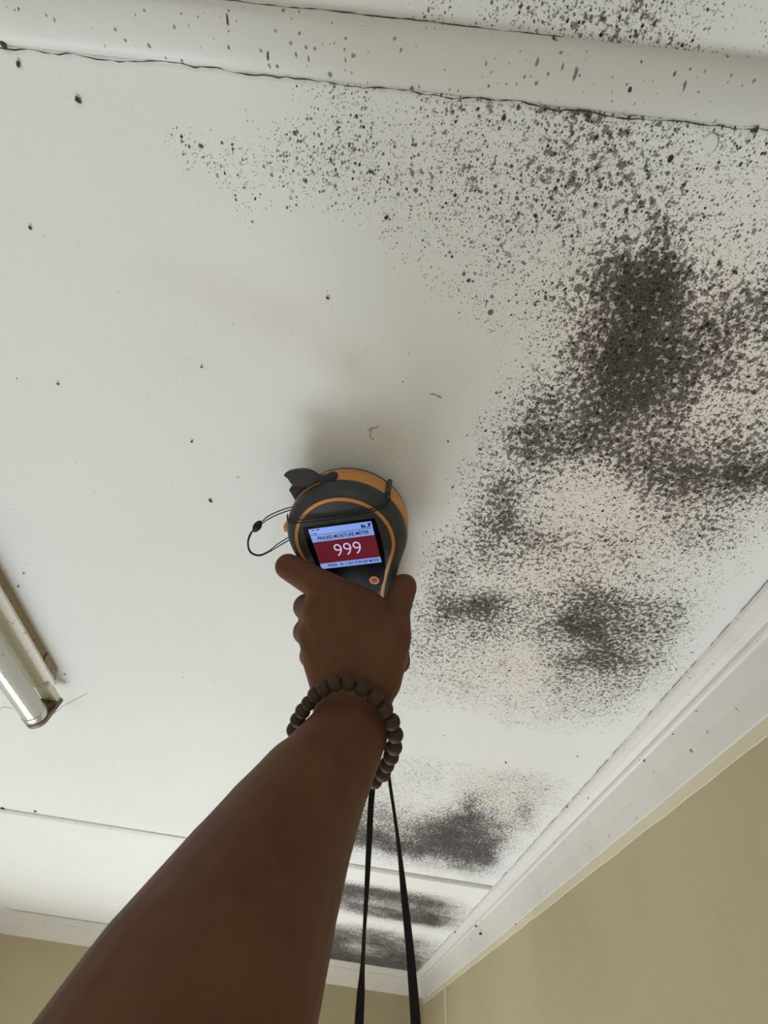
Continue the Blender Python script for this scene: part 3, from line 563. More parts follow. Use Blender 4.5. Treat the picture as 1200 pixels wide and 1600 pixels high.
    (0, 0, 0, 0, 0, 0, 0, 0, 0, 0, 0, 0, 0, 0, 0, 0, 0, 0, 0, 0, 0, 0, 0, 0, 0, 0, 0, 0, 0, 0, 1, 2, 2, 2, 2, 2, 2, 2, 2, 2, 2, 2, 2, 1, 1, 2, 2, 3, 3, 3, 3, 3, 3, 3, 3, 3, 3, 2, 1, 0, 0, 0, 0, 0),
    (0, 0, 0, 0, 0, 0, 0, 0, 0, 0, 0, 0, 0, 0, 0, 0, 0, 0, 0, 0, 0, 0, 0, 0, 0, 0, 0, 0, 0, 0, 1, 2, 2, 3, 3, 3, 2, 2, 2, 2, 2, 1, 1, 1, 1, 2, 3, 4, 4, 4, 4, 3, 3, 3, 4, 4, 3, 2, 1, 1, 0, 0, 0, 0),
    (0, 0, 0, 0, 0, 0, 0, 0, 0, 0, 0, 0, 0, 0, 0, 0, 0, 0, 0, 0, 0, 0, 0, 0, 0, 0, 0, 0, 0, 0, 1, 2, 3, 3, 3, 3, 2, 2, 2, 1, 1, 1, 1, 1, 1, 1, 3, 5, 6, 5, 4, 4, 3, 3, 4, 5, 5, 3, 1, 1, 0, 0, 0, 0),
    (0, 0, 0, 0, 0, 0, 0, 0, 0, 0, 0, 0, 0, 0, 0, 0, 0, 0, 0, 0, 0, 0, 0, 0, 0, 0, 0, 0, 0, 0, 1, 2, 3, 3, 3, 3, 3, 2, 2, 1, 1, 1, 1, 1, 2, 3, 4, 5, 7, 6, 6, 5, 5, 4, 4, 4, 5, 4, 2, 0, 0, 0, 0, 0),
    (0, 0, 0, 0, 0, 0, 0, 0, 0, 0, 0, 0, 0, 0, 0, 0, 0, 0, 0, 0, 0, 0, 0, 0, 0, 0, 1, 1, 1, 2, 2, 3, 4, 4, 4, 4, 4, 4, 3, 3, 3, 2, 3, 3, 4, 5, 6, 7, 7, 8, 7, 6, 6, 5, 5, 5, 4, 4, 3, 1, 0, 0, 0, 0),
    (0, 0, 0, 0, 0, 0, 0, 0, 0, 0, 0, 0, 0, 0, 0, 0, 0, 0, 0, 0, 0, 0, 0, 0, 1, 1, 1, 2, 2, 3, 4, 4, 5, 5, 5, 5, 5, 5, 4, 4, 4, 4, 4, 5, 5, 6, 7, 8, 8, 8, 8, 7, 7, 6, 6, 5, 4, 3, 2, 1, 1, 0, 0, 0),
    (0, 0, 0, 0, 0, 0, 0, 0, 0, 0, 0, 0, 0, 0, 0, 0, 0, 0, 0, 0, 0, 0, 0, 1, 1, 1, 2, 2, 3, 4, 4, 5, 6, 6, 6, 6, 6, 5, 5, 5, 5, 5, 6, 6, 7, 7, 8, 8, 8, 8, 8, 8, 7, 7, 6, 6, 5, 3, 2, 1, 1, 0, 0, 0),
    (0, 0, 0, 0, 0, 0, 0, 0, 0, 0, 0, 0, 0, 0, 0, 0, 0, 0, 0, 0, 0, 0, 0, 1, 1, 1, 2, 2, 3, 3, 4, 5, 5, 6, 6, 5, 5, 5, 5, 5, 5, 6, 6, 7, 7, 8, 8, 9, 9, 9, 8, 8, 8, 7, 7, 6, 5, 4, 3, 1, 0, 0, 0, 0),
    (0, 0, 0, 0, 0, 0, 0, 0, 0, 0, 0, 0, 0, 0, 0, 0, 0, 0, 0, 0, 0, 0, 0, 1, 1, 2, 2, 3, 3, 4, 4, 5, 6, 7, 7, 7, 6, 6, 6, 6, 6, 6, 6, 7, 7, 8, 8, 9, 9, 9, 8, 8, 8, 8, 8, 7, 5, 4, 3, 2, 1, 0, 0, 0),
    (0, 0, 0, 0, 0, 0, 0, 0, 0, 0, 0, 0, 0, 0, 0, 0, 0, 0, 0, 0, 0, 0, 1, 1, 2, 2, 3, 3, 4, 4, 5, 6, 7, 8, 8, 8, 8, 8, 7, 7, 6, 7, 7, 7, 8, 8, 8, 8, 9, 9, 9, 8, 8, 8, 8, 8, 6, 4, 2, 1, 1, 0, 0, 0),
    (0, 0, 0, 0, 0, 0, 0, 0, 0, 0, 0, 0, 0, 0, 0, 0, 0, 0, 0, 0, 0, 0, 1, 1, 2, 2, 3, 3, 4, 4, 5, 6, 7, 8, 8, 8, 8, 8, 8, 8, 8, 8, 8, 8, 8, 8, 8, 8, 8, 8, 8, 8, 8, 8, 8, 8, 8, 6, 3, 1, 1, 0, 0, 0),
    (0, 0, 0, 0, 0, 0, 0, 0, 0, 0, 0, 0, 0, 0, 0, 0, 0, 0, 0, 0, 0, 0, 1, 1, 1, 2, 2, 3, 3, 4, 4, 5, 6, 6, 7, 7, 7, 7, 7, 8, 8, 8, 8, 8, 8, 8, 7, 7, 7, 7, 7, 7, 7, 8, 7, 7, 7, 6, 4, 2, 1, 0, 0, 0),
    (0, 0, 0, 0, 0, 0, 0, 0, 0, 0, 0, 0, 0, 0, 0, 0, 0, 0, 0, 0, 0, 0, 0, 1, 1, 1, 2, 2, 2, 3, 4, 4, 4, 4, 4, 4, 4, 4, 4, 5, 6, 6, 6, 6, 6, 6, 5, 5, 5, 5, 6, 6, 6, 7, 7, 6, 6, 5, 4, 2, 1, 0, 0, 0),
    (0, 0, 0, 0, 0, 0, 0, 0, 0, 0, 0, 0, 0, 0, 0, 0, 0, 0, 0, 0, 0, 0, 0, 0, 0, 0, 1, 1, 1, 1, 2, 2, 2, 2, 2, 2, 2, 3, 3, 3, 3, 3, 4, 4, 4, 4, 4, 4, 4, 4, 4, 5, 5, 5, 5, 5, 4, 3, 3, 2, 1, 0, 0, 0),
    (0, 0, 0, 0, 0, 0, 0, 0, 0, 0, 0, 0, 0, 0, 0, 0, 0, 0, 0, 0, 0, 0, 0, 0, 0, 0, 0, 0, 0, 0, 1, 1, 1, 1, 1, 1, 1, 1, 1, 1, 1, 1, 1, 2, 2, 2, 2, 2, 2, 2, 2, 2, 2, 3, 3, 3, 2, 2, 1, 1, 1, 0, 0, 0),
    (0, 0, 0, 0, 0, 0, 0, 0, 0, 0, 0, 0, 0, 0, 0, 0, 0, 0, 0, 0, 0, 0, 0, 0, 0, 0, 0, 0, 0, 0, 0, 0, 0, 0, 0, 0, 0, 0, 0, 0, 0, 0, 0, 0, 0, 0, 0, 0, 0, 0, 0, 0, 0, 0, 0, 1, 1, 1, 0, 0, 0, 0, 0, 0),
    (0, 0, 0, 0, 0, 0, 0, 0, 0, 0, 0, 0, 0, 0, 0, 0, 0, 0, 0, 0, 0, 0, 0, 0, 0, 0, 0, 0, 0, 0, 0, 0, 0, 0, 0, 0, 0, 0, 0, 0, 0, 0, 0, 0, 0, 0, 0, 0, 0, 0, 0, 0, 0, 0, 0, 0, 1, 1, 0, 0, 0, 0, 0, 0),
    (0, 0, 0, 0, 0, 0, 0, 0, 0, 0, 0, 0, 0, 0, 0, 0, 0, 0, 0, 0, 0, 0, 0, 0, 0, 0, 0, 0, 0, 0, 0, 0, 0, 0, 0, 0, 0, 0, 0, 0, 0, 0, 0, 0, 0, 0, 0, 0, 0, 0, 0, 0, 0, 0, 0, 0, 0, 0, 0, 0, 0, 0, 0, 0),
    (0, 0, 0, 0, 0, 0, 0, 0, 0, 0, 0, 0, 0, 0, 0, 0, 0, 0, 0, 0, 0, 0, 0, 0, 0, 0, 0, 0, 0, 0, 0, 0, 0, 0, 0, 0, 0, 0, 0, 0, 0, 0, 0, 0, 0, 0, 0, 0, 0, 0, 0, 0, 0, 0, 0, 0, 0, 0, 0, 0, 0, 0, 0, 0),
    (0, 0, 0, 0, 0, 0, 0, 0, 0, 0, 0, 0, 0, 0, 0, 0, 0, 0, 0, 0, 0, 0, 0, 0, 0, 0, 0, 0, 0, 0, 0, 0, 0, 0, 0, 0, 0, 0, 0, 0, 0, 0, 0, 0, 0, 0, 0, 0, 0, 0, 0, 0, 0, 0, 0, 0, 0, 0, 0, 0, 0, 0, 0, 0),
    (0, 0, 0, 0, 0, 0, 0, 0, 0, 0, 0, 0, 0, 0, 0, 0, 0, 0, 0, 0, 0, 0, 0, 1, 1, 1, 1, 1, 2, 2, 3, 4, 4, 4, 4, 5, 5, 5, 5, 5, 5, 5, 5, 5, 5, 5, 5, 5, 4, 4, 4, 4, 4, 3, 3, 2, 1, 1, 0, 0, 0, 0, 0, 0),
    (0, 0, 0, 0, 0, 0, 0, 0, 0, 0, 0, 0, 0, 0, 0, 0, 0, 0, 0, 0, 0, 0, 1, 1, 2, 2, 2, 3, 3, 4, 5, 6, 7, 7, 8, 8, 8, 8, 8, 8, 8, 8, 8, 8, 8, 8, 8, 7, 7, 7, 7, 7, 6, 6, 5, 4, 4, 3, 2, 1, 1, 0, 0, 0),
    (0, 0, 0, 0, 0, 0, 0, 0, 0, 0, 0, 0, 0, 0, 0, 0, 0, 0, 0, 0, 0, 0, 1, 1, 2, 2, 2, 3, 3, 4, 5, 7, 8, 8, 8, 8, 8, 8, 8, 8, 8, 8, 8, 8, 8, 8, 8, 8, 8, 8, 8, 8, 8, 7, 7, 6, 5, 5, 4, 3, 2, 1, 1, 0),
    (0, 0, 0, 0, 0, 0, 0, 0, 0, 0, 0, 0, 0, 0, 0, 0, 0, 0, 0, 0, 0, 0, 1, 1, 1, 2, 2, 3, 3, 4, 5, 6, 8, 8, 8, 8, 8, 7, 7, 7, 7, 7, 7, 7, 7, 7, 7, 7, 7, 7, 8, 8, 8, 7, 7, 6, 6, 5, 4, 4, 3, 2, 1, 1),
    (0, 0, 0, 0, 0, 0, 0, 0, 0, 0, 0, 0, 0, 0, 0, 0, 0, 0, 0, 0, 0, 0, 1, 1, 1, 2, 2, 3, 3, 4, 5, 6, 7, 7, 7, 7, 7, 6, 6, 6, 6, 6, 6, 6, 6, 6, 6, 6, 6, 6, 7, 7, 7, 7, 7, 6, 6, 5, 5, 4, 3, 2, 2, 1),
    (0, 0, 0, 0, 0, 0, 0, 0, 0, 0, 0, 0, 0, 0, 0, 0, 0, 0, 0, 0, 0, 0, 1, 1, 1, 2, 2, 3, 3, 4, 5, 6, 7, 7, 7, 7, 6, 6, 6, 6, 6, 6, 6, 6, 6, 6, 6, 6, 6, 7, 7, 7, 7, 8, 7, 7, 6, 6, 5, 4, 4, 3, 2, 1),
    (0, 0, 0, 0, 0, 0, 0, 0, 0, 0, 0, 0, 0, 0, 0, 0, 0, 0, 0, 0, 0, 0, 1, 1, 1, 2, 2, 3, 3, 4, 5, 6, 6, 7, 7, 7, 7, 7, 7, 7, 7, 7, 7, 7, 7, 7, 7, 7, 7, 8, 8, 8, 8, 8, 9, 8, 7, 7, 6, 5, 4, 3, 2, 2),
    (0, 0, 0, 0, 0, 0, 0, 0, 0, 0, 0, 0, 0, 0, 0, 0, 0, 0, 0, 0, 0, 0, 1, 1, 1, 2, 2, 2, 3, 3, 4, 5, 6, 6, 6, 6, 7, 7, 7, 7, 7, 7, 7, 7, 7, 7, 7, 8, 8, 8, 8, 8, 8, 9, 9, 9, 8, 7, 6, 5, 5, 4, 3, 2),
    (0, 0, 0, 0, 0, 0, 0, 0, 0, 0, 0, 0, 0, 0, 0, 0, 0, 0, 0, 0, 0, 0, 1, 1, 1, 1, 2, 2, 2, 3, 3, 4, 4, 5, 5, 5, 6, 6, 6, 7, 7, 7, 7, 7, 7, 8, 8, 8, 8, 8, 8, 8, 8, 9, 9, 9, 8, 7, 6, 5, 5, 4, 3, 2),
    (0, 0, 0, 0, 0, 0, 0, 0, 0, 0, 0, 0, 0, 0, 0, 0, 0, 0, 0, 0, 0, 0, 0, 1, 1, 1, 1, 1, 1, 2, 2, 2, 3, 3, 3, 4, 4, 4, 5, 5, 5, 5, 5, 6, 6, 6, 6, 6, 6, 6, 6, 7, 7, 7, 7, 7, 7, 6, 5, 4, 4, 3, 2, 2),
    (0, 0, 0, 0, 0, 0, 0, 0, 0, 0, 0, 0, 0, 0, 0, 0, 0, 0, 0, 0, 0, 0, 0, 0, 0, 0, 0, 0, 0, 0, 1, 1, 1, 1, 1, 1, 1, 1, 1, 1, 2, 2, 2, 2, 2, 3, 3, 3, 3, 3, 4, 4, 4, 4, 4, 4, 4, 3, 3, 2, 2, 1, 1, 1),
    (0, 0, 0, 0, 0, 0, 0, 0, 0, 0, 0, 0, 0, 0, 0, 0, 0, 0, 0, 0, 0, 0, 0, 0, 0, 0, 0, 0, 0, 0, 0, 0, 0, 0, 0, 0, 0, 0, 0, 0, 0, 0, 0, 1, 1, 1, 1, 1, 1, 1, 1, 1, 1, 1, 1, 1, 1, 1, 1, 1, 1, 0, 0, 0),
    (0, 0, 0, 0, 0, 0, 0, 0, 0, 0, 0, 0, 0, 0, 0, 0, 0, 0, 0, 0, 0, 0, 0, 0, 0, 0, 0, 0, 0, 0, 0, 0, 0, 0, 0, 0, 0, 0, 0, 0, 0, 1, 1, 1, 1, 1, 1, 1, 1, 0, 0, 0, 0, 0, 0, 0, 0, 0, 0, 0, 0, 0, 0, 0),
    (0, 0, 0, 0, 0, 0, 0, 0, 0, 0, 0, 0, 0, 0, 0, 0, 0, 0, 0, 0, 0, 0, 0, 1, 1, 1, 1, 1, 1, 1, 2, 2, 2, 2, 2, 2, 2, 2, 2, 3, 3, 3, 3, 3, 3, 3, 3, 3, 3, 2, 2, 2, 2, 1, 1, 1, 1, 1, 0, 0, 0, 0, 0, 0),
    (0, 0, 0, 0, 0, 0, 0, 0, 0, 0, 0, 0, 0, 0, 0, 0, 0, 0, 0, 0, 0, 0, 1, 1, 1, 2, 2, 2, 2, 3, 3, 3, 3, 3, 4, 4, 4, 4, 4, 5, 5, 5, 5, 5, 5, 5, 5, 5, 5, 4, 4, 4, 3, 3, 2, 2, 2, 1, 1, 1, 1, 0, 0, 0),
    (0, 0, 0, 0, 0, 0, 0, 0, 0, 0, 0, 0, 0, 0, 0, 0, 0, 0, 0, 0, 0, 1, 1, 1, 2, 2, 2, 3, 3, 4, 4, 4, 4, 5, 5, 5, 5, 5, 5, 5, 6, 6, 6, 6, 6, 6, 6, 6, 5, 5, 5, 5, 5, 5, 4, 4, 3, 3, 2, 2, 2, 1, 1, 0),
    (0, 0, 0, 0, 0, 0, 0, 0, 0, 0, 0, 0, 0, 0, 0, 0, 0, 0, 0, 0, 0, 1, 1, 2, 2, 3, 3, 4, 4, 4, 5, 5, 6, 6, 6, 6, 6, 6, 6, 6, 6, 6, 6, 7, 7, 7, 6, 6, 6, 6, 6, 6, 6, 6, 6, 6, 5, 5, 4, 3, 3, 2, 2, 1),
    (0, 0, 0, 0, 0, 0, 0, 0, 0, 0, 0, 0, 0, 0, 0, 0, 0, 0, 0, 0, 0, 1, 1, 2, 2, 3, 4, 4, 5, 5, 5, 6, 6, 7, 7, 7, 7, 7, 6, 6, 6, 7, 7, 7, 7, 7, 7, 7, 6, 6, 6, 6, 7, 7, 7, 6, 6, 5, 5, 4, 4, 3, 2, 2),
    (0, 0, 0, 0, 0, 0, 0, 0, 0, 0, 0, 0, 0, 0, 0, 0, 0, 0, 0, 0, 0, 1, 2, 2, 3, 3, 4, 4, 5, 5, 6, 6, 7, 7, 7, 7, 7, 7, 7, 7, 7, 7, 7, 7, 7, 7, 7, 7, 7, 7, 6, 6, 6, 7, 7, 6, 6, 5, 5, 4, 4, 3, 3, 2),
    (0, 0, 0, 0, 0, 0, 0, 0, 0, 0, 0, 0, 0, 0, 0, 0, 0, 0, 0, 0, 1, 1, 2, 2, 3, 3, 4, 4, 5, 6, 6, 6, 7, 7, 8, 8, 7, 7, 7, 7, 7, 7, 7, 7, 8, 8, 8, 7, 7, 7, 7, 7, 7, 6, 6, 6, 6, 5, 5, 5, 4, 4, 3, 2),
    (0, 0, 0, 0, 0, 0, 0, 0, 0, 0, 0, 0, 0, 0, 0, 0, 0, 0, 0, 0, 1, 1, 2, 2, 3, 3, 4, 5, 5, 6, 6, 7, 7, 7, 8, 8, 8, 8, 7, 7, 7, 7, 7, 8, 8, 8, 8, 8, 7, 7, 7, 7, 7, 7, 6, 6, 6, 5, 5, 5, 4, 4, 3, 3),
    (0, 0, 0, 0, 0, 0, 0, 0, 0, 0, 0, 0, 0, 0, 0, 0, 0, 0, 0, 0, 1, 1, 2, 2, 3, 4, 4, 5, 5, 6, 6, 7, 7, 7, 8, 8, 8, 7, 7, 7, 6, 6, 7, 7, 7, 7, 7, 7, 7, 7, 7, 7, 7, 7, 7, 7, 6, 6, 5, 5, 5, 4, 4, 3),
    (0, 0, 0, 0, 0, 0, 0, 0, 0, 0, 0, 0, 0, 0, 0, 0, 0, 0, 0, 0, 1, 1, 2, 3, 3, 4, 4, 5, 6, 6, 7, 7, 7, 8, 8, 8, 8, 7, 7, 6, 6, 6, 6, 6, 6, 7, 7, 7, 7, 7, 7, 8, 8, 7, 7, 7, 7, 6, 6, 5, 5, 4, 4, 3),
    (0, 0, 0, 0, 0, 0, 0, 0, 0, 0, 0, 0, 0, 0, 0, 0, 0, 0, 0, 0, 1, 1, 2, 3, 3, 4, 5, 5, 6, 7, 7, 7, 7, 8, 8, 8, 7, 7, 6, 6, 5, 5, 5, 6, 6, 6, 6, 6, 7, 7, 8, 8, 8, 8, 8, 7, 7, 7, 6, 6, 5, 5, 4, 4),
    (0, 0, 0, 0, 0, 0, 0, 0, 0, 0, 0, 0, 0, 0, 0, 0, 0, 0, 0, 0, 1, 1, 2, 3, 3, 4, 5, 5, 6, 7, 7, 7, 8, 8, 8, 8, 8, 7, 7, 6, 6, 6, 6, 6, 6, 6, 6, 7, 7, 7, 7, 8, 8, 8, 8, 8, 7, 7, 7, 6, 6, 5, 4, 4),
    (0, 0, 0, 0, 0, 0, 0, 0, 0, 0, 0, 0, 0, 0, 0, 0, 0, 0, 0, 0, 1, 2, 2, 3, 4, 4, 5, 6, 6, 7, 8, 8, 8, 8, 8, 8, 8, 7, 7, 7, 6, 6, 6, 6, 6, 6, 7, 7, 7, 7, 7, 8, 8, 8, 8, 8, 8, 8, 7, 7, 6, 5, 5, 4),
    (0, 0, 0, 0, 0, 0, 0, 0, 0, 0, 0, 0, 0, 0, 0, 0, 0, 0, 0, 0, 1, 2, 2, 3, 4, 4, 5, 6, 7, 7, 8, 8, 8, 8, 8, 8, 8, 8, 7, 7, 7, 7, 7, 7, 7, 7, 7, 7, 7, 7, 8, 8, 8, 8, 8, 8, 8, 8, 8, 7, 7, 6, 5, 4),
    (0, 0, 0, 0, 0, 0, 0, 0, 0, 0, 0, 0, 0, 0, 0, 0, 0, 0, 0, 0, 1, 2, 2, 3, 4, 5, 5, 6, 7, 7, 8, 8, 8, 8, 8, 8, 8, 8, 8, 8, 7, 7, 7, 7, 7, 7, 7, 7, 7, 7, 8, 8, 8, 8, 8, 8, 8, 8, 8, 8, 7, 6, 5, 5),
    (0, 0, 0, 0, 0, 0, 0, 0, 0, 0, 0, 0, 0, 0, 0, 0, 0, 0, 0, 0, 1, 2, 2, 3, 4, 4, 5, 6, 7, 7, 8, 8, 8, 8, 8, 8, 8, 8, 8, 8, 8, 8, 8, 8, 8, 8, 8, 8, 8, 8, 8, 8, 8, 8, 8, 8, 8, 8, 8, 8, 7, 6, 5, 5),
    (0, 0, 0, 0, 0, 0, 0, 0, 0, 0, 0, 0, 0, 0, 0, 0, 0, 0, 0, 0, 1, 2, 2, 3, 4, 4, 5, 6, 7, 7, 8, 8, 8, 8, 8, 8, 8, 8, 8, 8, 8, 8, 8, 8, 8, 8, 8, 8, 8, 8, 8, 8, 8, 8, 8, 8, 8, 8, 8, 8, 7, 7, 6, 5),
    (0, 0, 0, 0, 0, 0, 0, 0, 0, 0, 0, 0, 0, 0, 0, 0, 0, 0, 0, 0, 1, 2, 2, 3, 4, 5, 5, 6, 7, 7, 8, 8, 8, 8, 8, 8, 8, 8, 8, 8, 8, 8, 8, 8, 8, 8, 8, 8, 8, 8, 8, 8, 8, 8, 8, 8, 8, 8, 8, 8, 8, 7, 6, 5),
    (0, 0, 0, 0, 0, 0, 0, 0, 0, 0, 0, 0, 0, 0, 0, 0, 0, 0, 0, 0, 1, 2, 3, 3, 4, 5, 5, 6, 7, 7, 8, 8, 8, 8, 8, 8, 8, 8, 8, 8, 8, 8, 8, 8, 8, 8, 8, 8, 8, 8, 8, 8, 8, 8, 8, 8, 8, 8, 8, 8, 8, 7, 7, 6),
    (0, 0, 0, 0, 0, 0, 0, 0, 0, 0, 0, 0, 0, 0, 0, 0, 0, 0, 0, 0, 1, 2, 3, 3, 4, 5, 5, 6, 7, 7, 8, 8, 8, 8, 8, 8, 8, 8, 8, 8, 8, 8, 8, 8, 8, 8, 8, 8, 8, 8, 8, 8, 8, 8, 8, 8, 8, 8, 8, 8, 8, 8, 7, 6),
)
# yellowed paint and brown seep: soft patches as centre x, y, the three terms of the quadratic, strength
CREAM = [(0.184, 0.164, 218.6, -114.0, 248.6, 1.00),
    (0.193, 0.050, 251.0, -191.7, 379.6, 1.00),
    (0.148, 0.083, 404.8, -255.9, 399.3, 0.80),
    (0.164, 0.256, 124.3, -36.0, 132.4, 0.90),
    (0.174, 0.408, 91.3, 42.1, 181.9, 0.80),
    (0.219, 0.112, 306.3, -249.6, 338.7, 0.90),
    (0.116, 0.030, 757.7, -386.4, 1040.0, 0.50),
    (0.251, 0.729, 201.2, -50.2, 96.0, 0.80),
    (0.112, 0.909, 152.6, 9.7, 64.9, 0.60),
    (0.212, 1.385, 61.1, 35.1, 45.2, 0.60),
    (0.205, 1.843, 63.5, 27.6, 28.8, 0.50),
    (0.176, -0.012, 1150.8, -1187.3, 1293.2, 0.35),
    (0.067, 0.259, 744.0, -242.3, 215.9, 0.40)]
DAMP = [(-0.076, 0.069, 1137.5, 1359.1, 4823.8, 0.50),
    (-0.106, 0.061, 1598.2, 2141.5, 7124.8, 0.40),
    (-0.136, 0.053, 1649.0, 2448.7, 7729.9, 0.30),
    (-0.036, 0.093, 6015.3, 597.2, 5326.3, 0.80),
    (-0.053, 0.085, 3168.8, 2118.4, 8231.9, 0.60),
    (-0.008, 0.145, 4936.7, -552.9, 2082.1, 0.70),
    (-0.032, 0.114, 2981.1, 3471.1, 12526.5, 0.40),
    (-0.170, 0.050, 1606.3, 1788.3, 4585.2, 0.20),
    (-0.156, 0.102, 727.3, 594.6, 1336.8, 0.15),
    (-0.038, 0.155, 1163.5, 1498.3, 4853.8, 0.50)]


# ------------------------------------------------------------------ the room
XL, XB, XF = -1.20, -1.50, 2.34            # left wall, back wall, far wall
TILT = 0.016                               # the right wall is not quite square to the far one
RX = lambda y: 0.3815 + TILT * y           # right wall face


def patch(table, x, y):
    t = 0.0
    for cx, cy, qa, qb, qc, k in table:
        dx, dy = x - cx, y - cy
        t += k * math.exp(-max(0.0, qa * dx * dx + qb * dx * dy + qc * dy * dy))
    return min(1.0, t)


def sheet(y0, y1, parent):
    """one board of the ceiling; the extent of the mould is stored on its vertices"""
    ys = [y for y in GY if y0 + 0.004 < y < y1 - 0.004]
    ys = [y0] + ys + [y1]
    if y0 < -0.2:
        ys = [y0, -0.9, -0.5, -0.3] + ys[1:]
    xs = [XL - 0.02, -1.0, -0.8] + [-0.72 + 0.02 * i for i in range(18)] + [GX0 + GXD * i for i in range(GXN)] + [0.44]
    bm = bmesh.new()
    lay = [bm.verts.layers.float.new(n) for n in ('mould', 'cream', 'damp')]
    grid = []
    for y in ys:
        j = max(0, min(len(GY) - 2, max([k for k in range(len(GY)) if GY[k] <= y] or [0])))
        fj = max(0.0, min(1.0, (y - GY[j]) / (GY[j + 1] - GY[j])))
        row = []
        for x in xs:
            v = bm.verts.new((x, y, CEIL))
            gi = (x - GX0) / GXD
            if -0.01 <= gi and y > -0.2:
                i = max(0, min(GXN - 2, int(gi + 1e-4)))
                fi = max(0.0, min(1.0, gi - i))
                a = MOULD[j][i] * (1 - fi) + MOULD[j][i + 1] * fi
                b = MOULD[j + 1][i] * (1 - fi) + MOULD[j + 1][i + 1] * fi
                v[lay[0]] = (a * (1 - fj) + b * fj) / 9.0
            v[lay[1]] = patch(CREAM, x, y)
            v[lay[2]] = patch(DAMP, x, y)
            row.append(v)
        grid.append(row)
    for a, b in zip(grid, grid[1:]):
        for k in range(len(xs) - 1):
            bm.faces.new((a[k], b[k], b[k + 1], a[k + 1]))
    o = link('ceiling_sheet', bm, M['ceiling'], parent)
    return o


bm = bmesh.new()
add_box(bm, (XL - 0.1, XB - 0.1, CEIL + 0.004), (0.60, XF + 0.1, CEIL + 0.05))
ceiling = struct(link('ceiling', bm, M['ceiling']))
sheet(XB, -0.066, ceiling)
sheet(-0.064, 1.166, ceiling)
sheet(1.168, XF + 0.02, ceiling)

bm = bmesh.new()
add_box(bm, (XL - 0.1, XB - 0.1, -0.06), (0.60, XF + 0.1, 0.0))
struct(link('floor', bm, M['floor']))


def wall_box(name, a, b, holes=()):
    bm = bmesh.new()
    for (c, d) in ([(a, b)] if not holes else holes):
        add_box(bm, c, d)
    return struct(link(name, bm, M['wall']))


wall_box('wall_left', (XL - 0.08, XB, 0), (XL, XF, CEIL))
WX0, WX1, WZ0, WZ1 = -1.07, 0.33, 0.08, 1.24
wall_box('wall_far', 0, 0, (((XL - 0.08, XF, 0), (WX0, XF + 0.08, CEIL)), ((WX1, XF, 0), (0.52, XF + 0.08, CEIL)),
                            ((WX0, XF, 0), (WX1, XF + 0.08, WZ0)), ((WX0, XF, WZ1), (WX1, XF + 0.08, CEIL))))
DX0, DX1, DZ1 = -0.75, 0.05, 2.0
wall_box('wall_back', 0, 0, (((XL - 0.08, XB - 0.08, 0), (DX0, XB, CEIL)), ((DX1, XB - 0.08, 0), (0.52, XB, CEIL)),
                             ((DX0, XB - 0.08, DZ1), (DX1, XB, CEIL))))
bm = bmesh.new()
vs = [(RX(XB), XB), (RX(XF), XF), (RX(XF) + 0.08, XF), (RX(XB) + 0.08, XB)]
lo = [bm.verts.new((x, y, 0)) for x, y in vs]
hi = [bm.verts.new((x, y, CEIL)) for x, y in vs]
bm.faces.new(lo)
bm.faces.new(hi[::-1])
for k in range(4):
    bm.faces.new((lo[k], hi[k], hi[(k + 1) % 4], lo[(k + 1) % 4]))
bmesh.ops.recalc_face_normals(bm, faces=bm.faces[:])
struct(link('wall_right', bm, M['wall']))


def framed(name, x0, x1, z0, z1, y, bars):
    bm = bmesh.new()
    w = 0.035
    add_box(bm, (x0, y, z0), (x0 + w, y + 0.05, z1), 0.003)
    add_box(bm, (x1 - w, y, z0), (x1, y + 0.05, z1), 0.003)
    add_box(bm, (x0 + w, y, z0), (x1 - w, y + 0.05, z0 + w), 0.003)
    add_box(bm, (x0 + w, y, z1 - w), (x1 - w, y + 0.05, z1), 0.003)
    if bars:
        xm = (x0 + x1) / 2
        add_box(bm, (xm - 0.015, y + 0.01, z0 + w), (xm + 0.015, y + 0.04, z1 - w), 0.003)
    return struct(link(name, bm, M['frame']))


framed('window_1', WX0, WX1, WZ0, WZ1, XF + 0.015, True)
framed('door_1', DX0, DX1, 0.0, DZ1, XB - 0.065, False)

# ---- cornices: fillet, hollow, bead and plain fascia
u_in, dn = Vector((1, 0, 0)), Vector((0, 0, -1))
PROF = [(0, -0.004), (0, 0.001), (0.0014, 0.0046), (0.0060, 0.0054), (0.0120, 0.0082), (0.0172, 0.0130), (0.0178, 0.0158),
        (0.0194, 0.0172), (0.0212, 0.0184), (0.034, 0.0325), (0.047, 0.0480), (0.048, 0.0500), (0.060, 0.0500), (0.060, -0.004)]


def cornice(name, p0, p1, outward, c=0.05, drop=0.05, prof=PROF):
    bm = bmesh.new()
    sx, sz = c / 0.05, drop / 0.05
    extrude_profile(bm, [(u * sx, v * sz) for u, v in prof], p0, p1, outward, dn, True, 40)
    return struct(link(name, bm, M['cornice']))


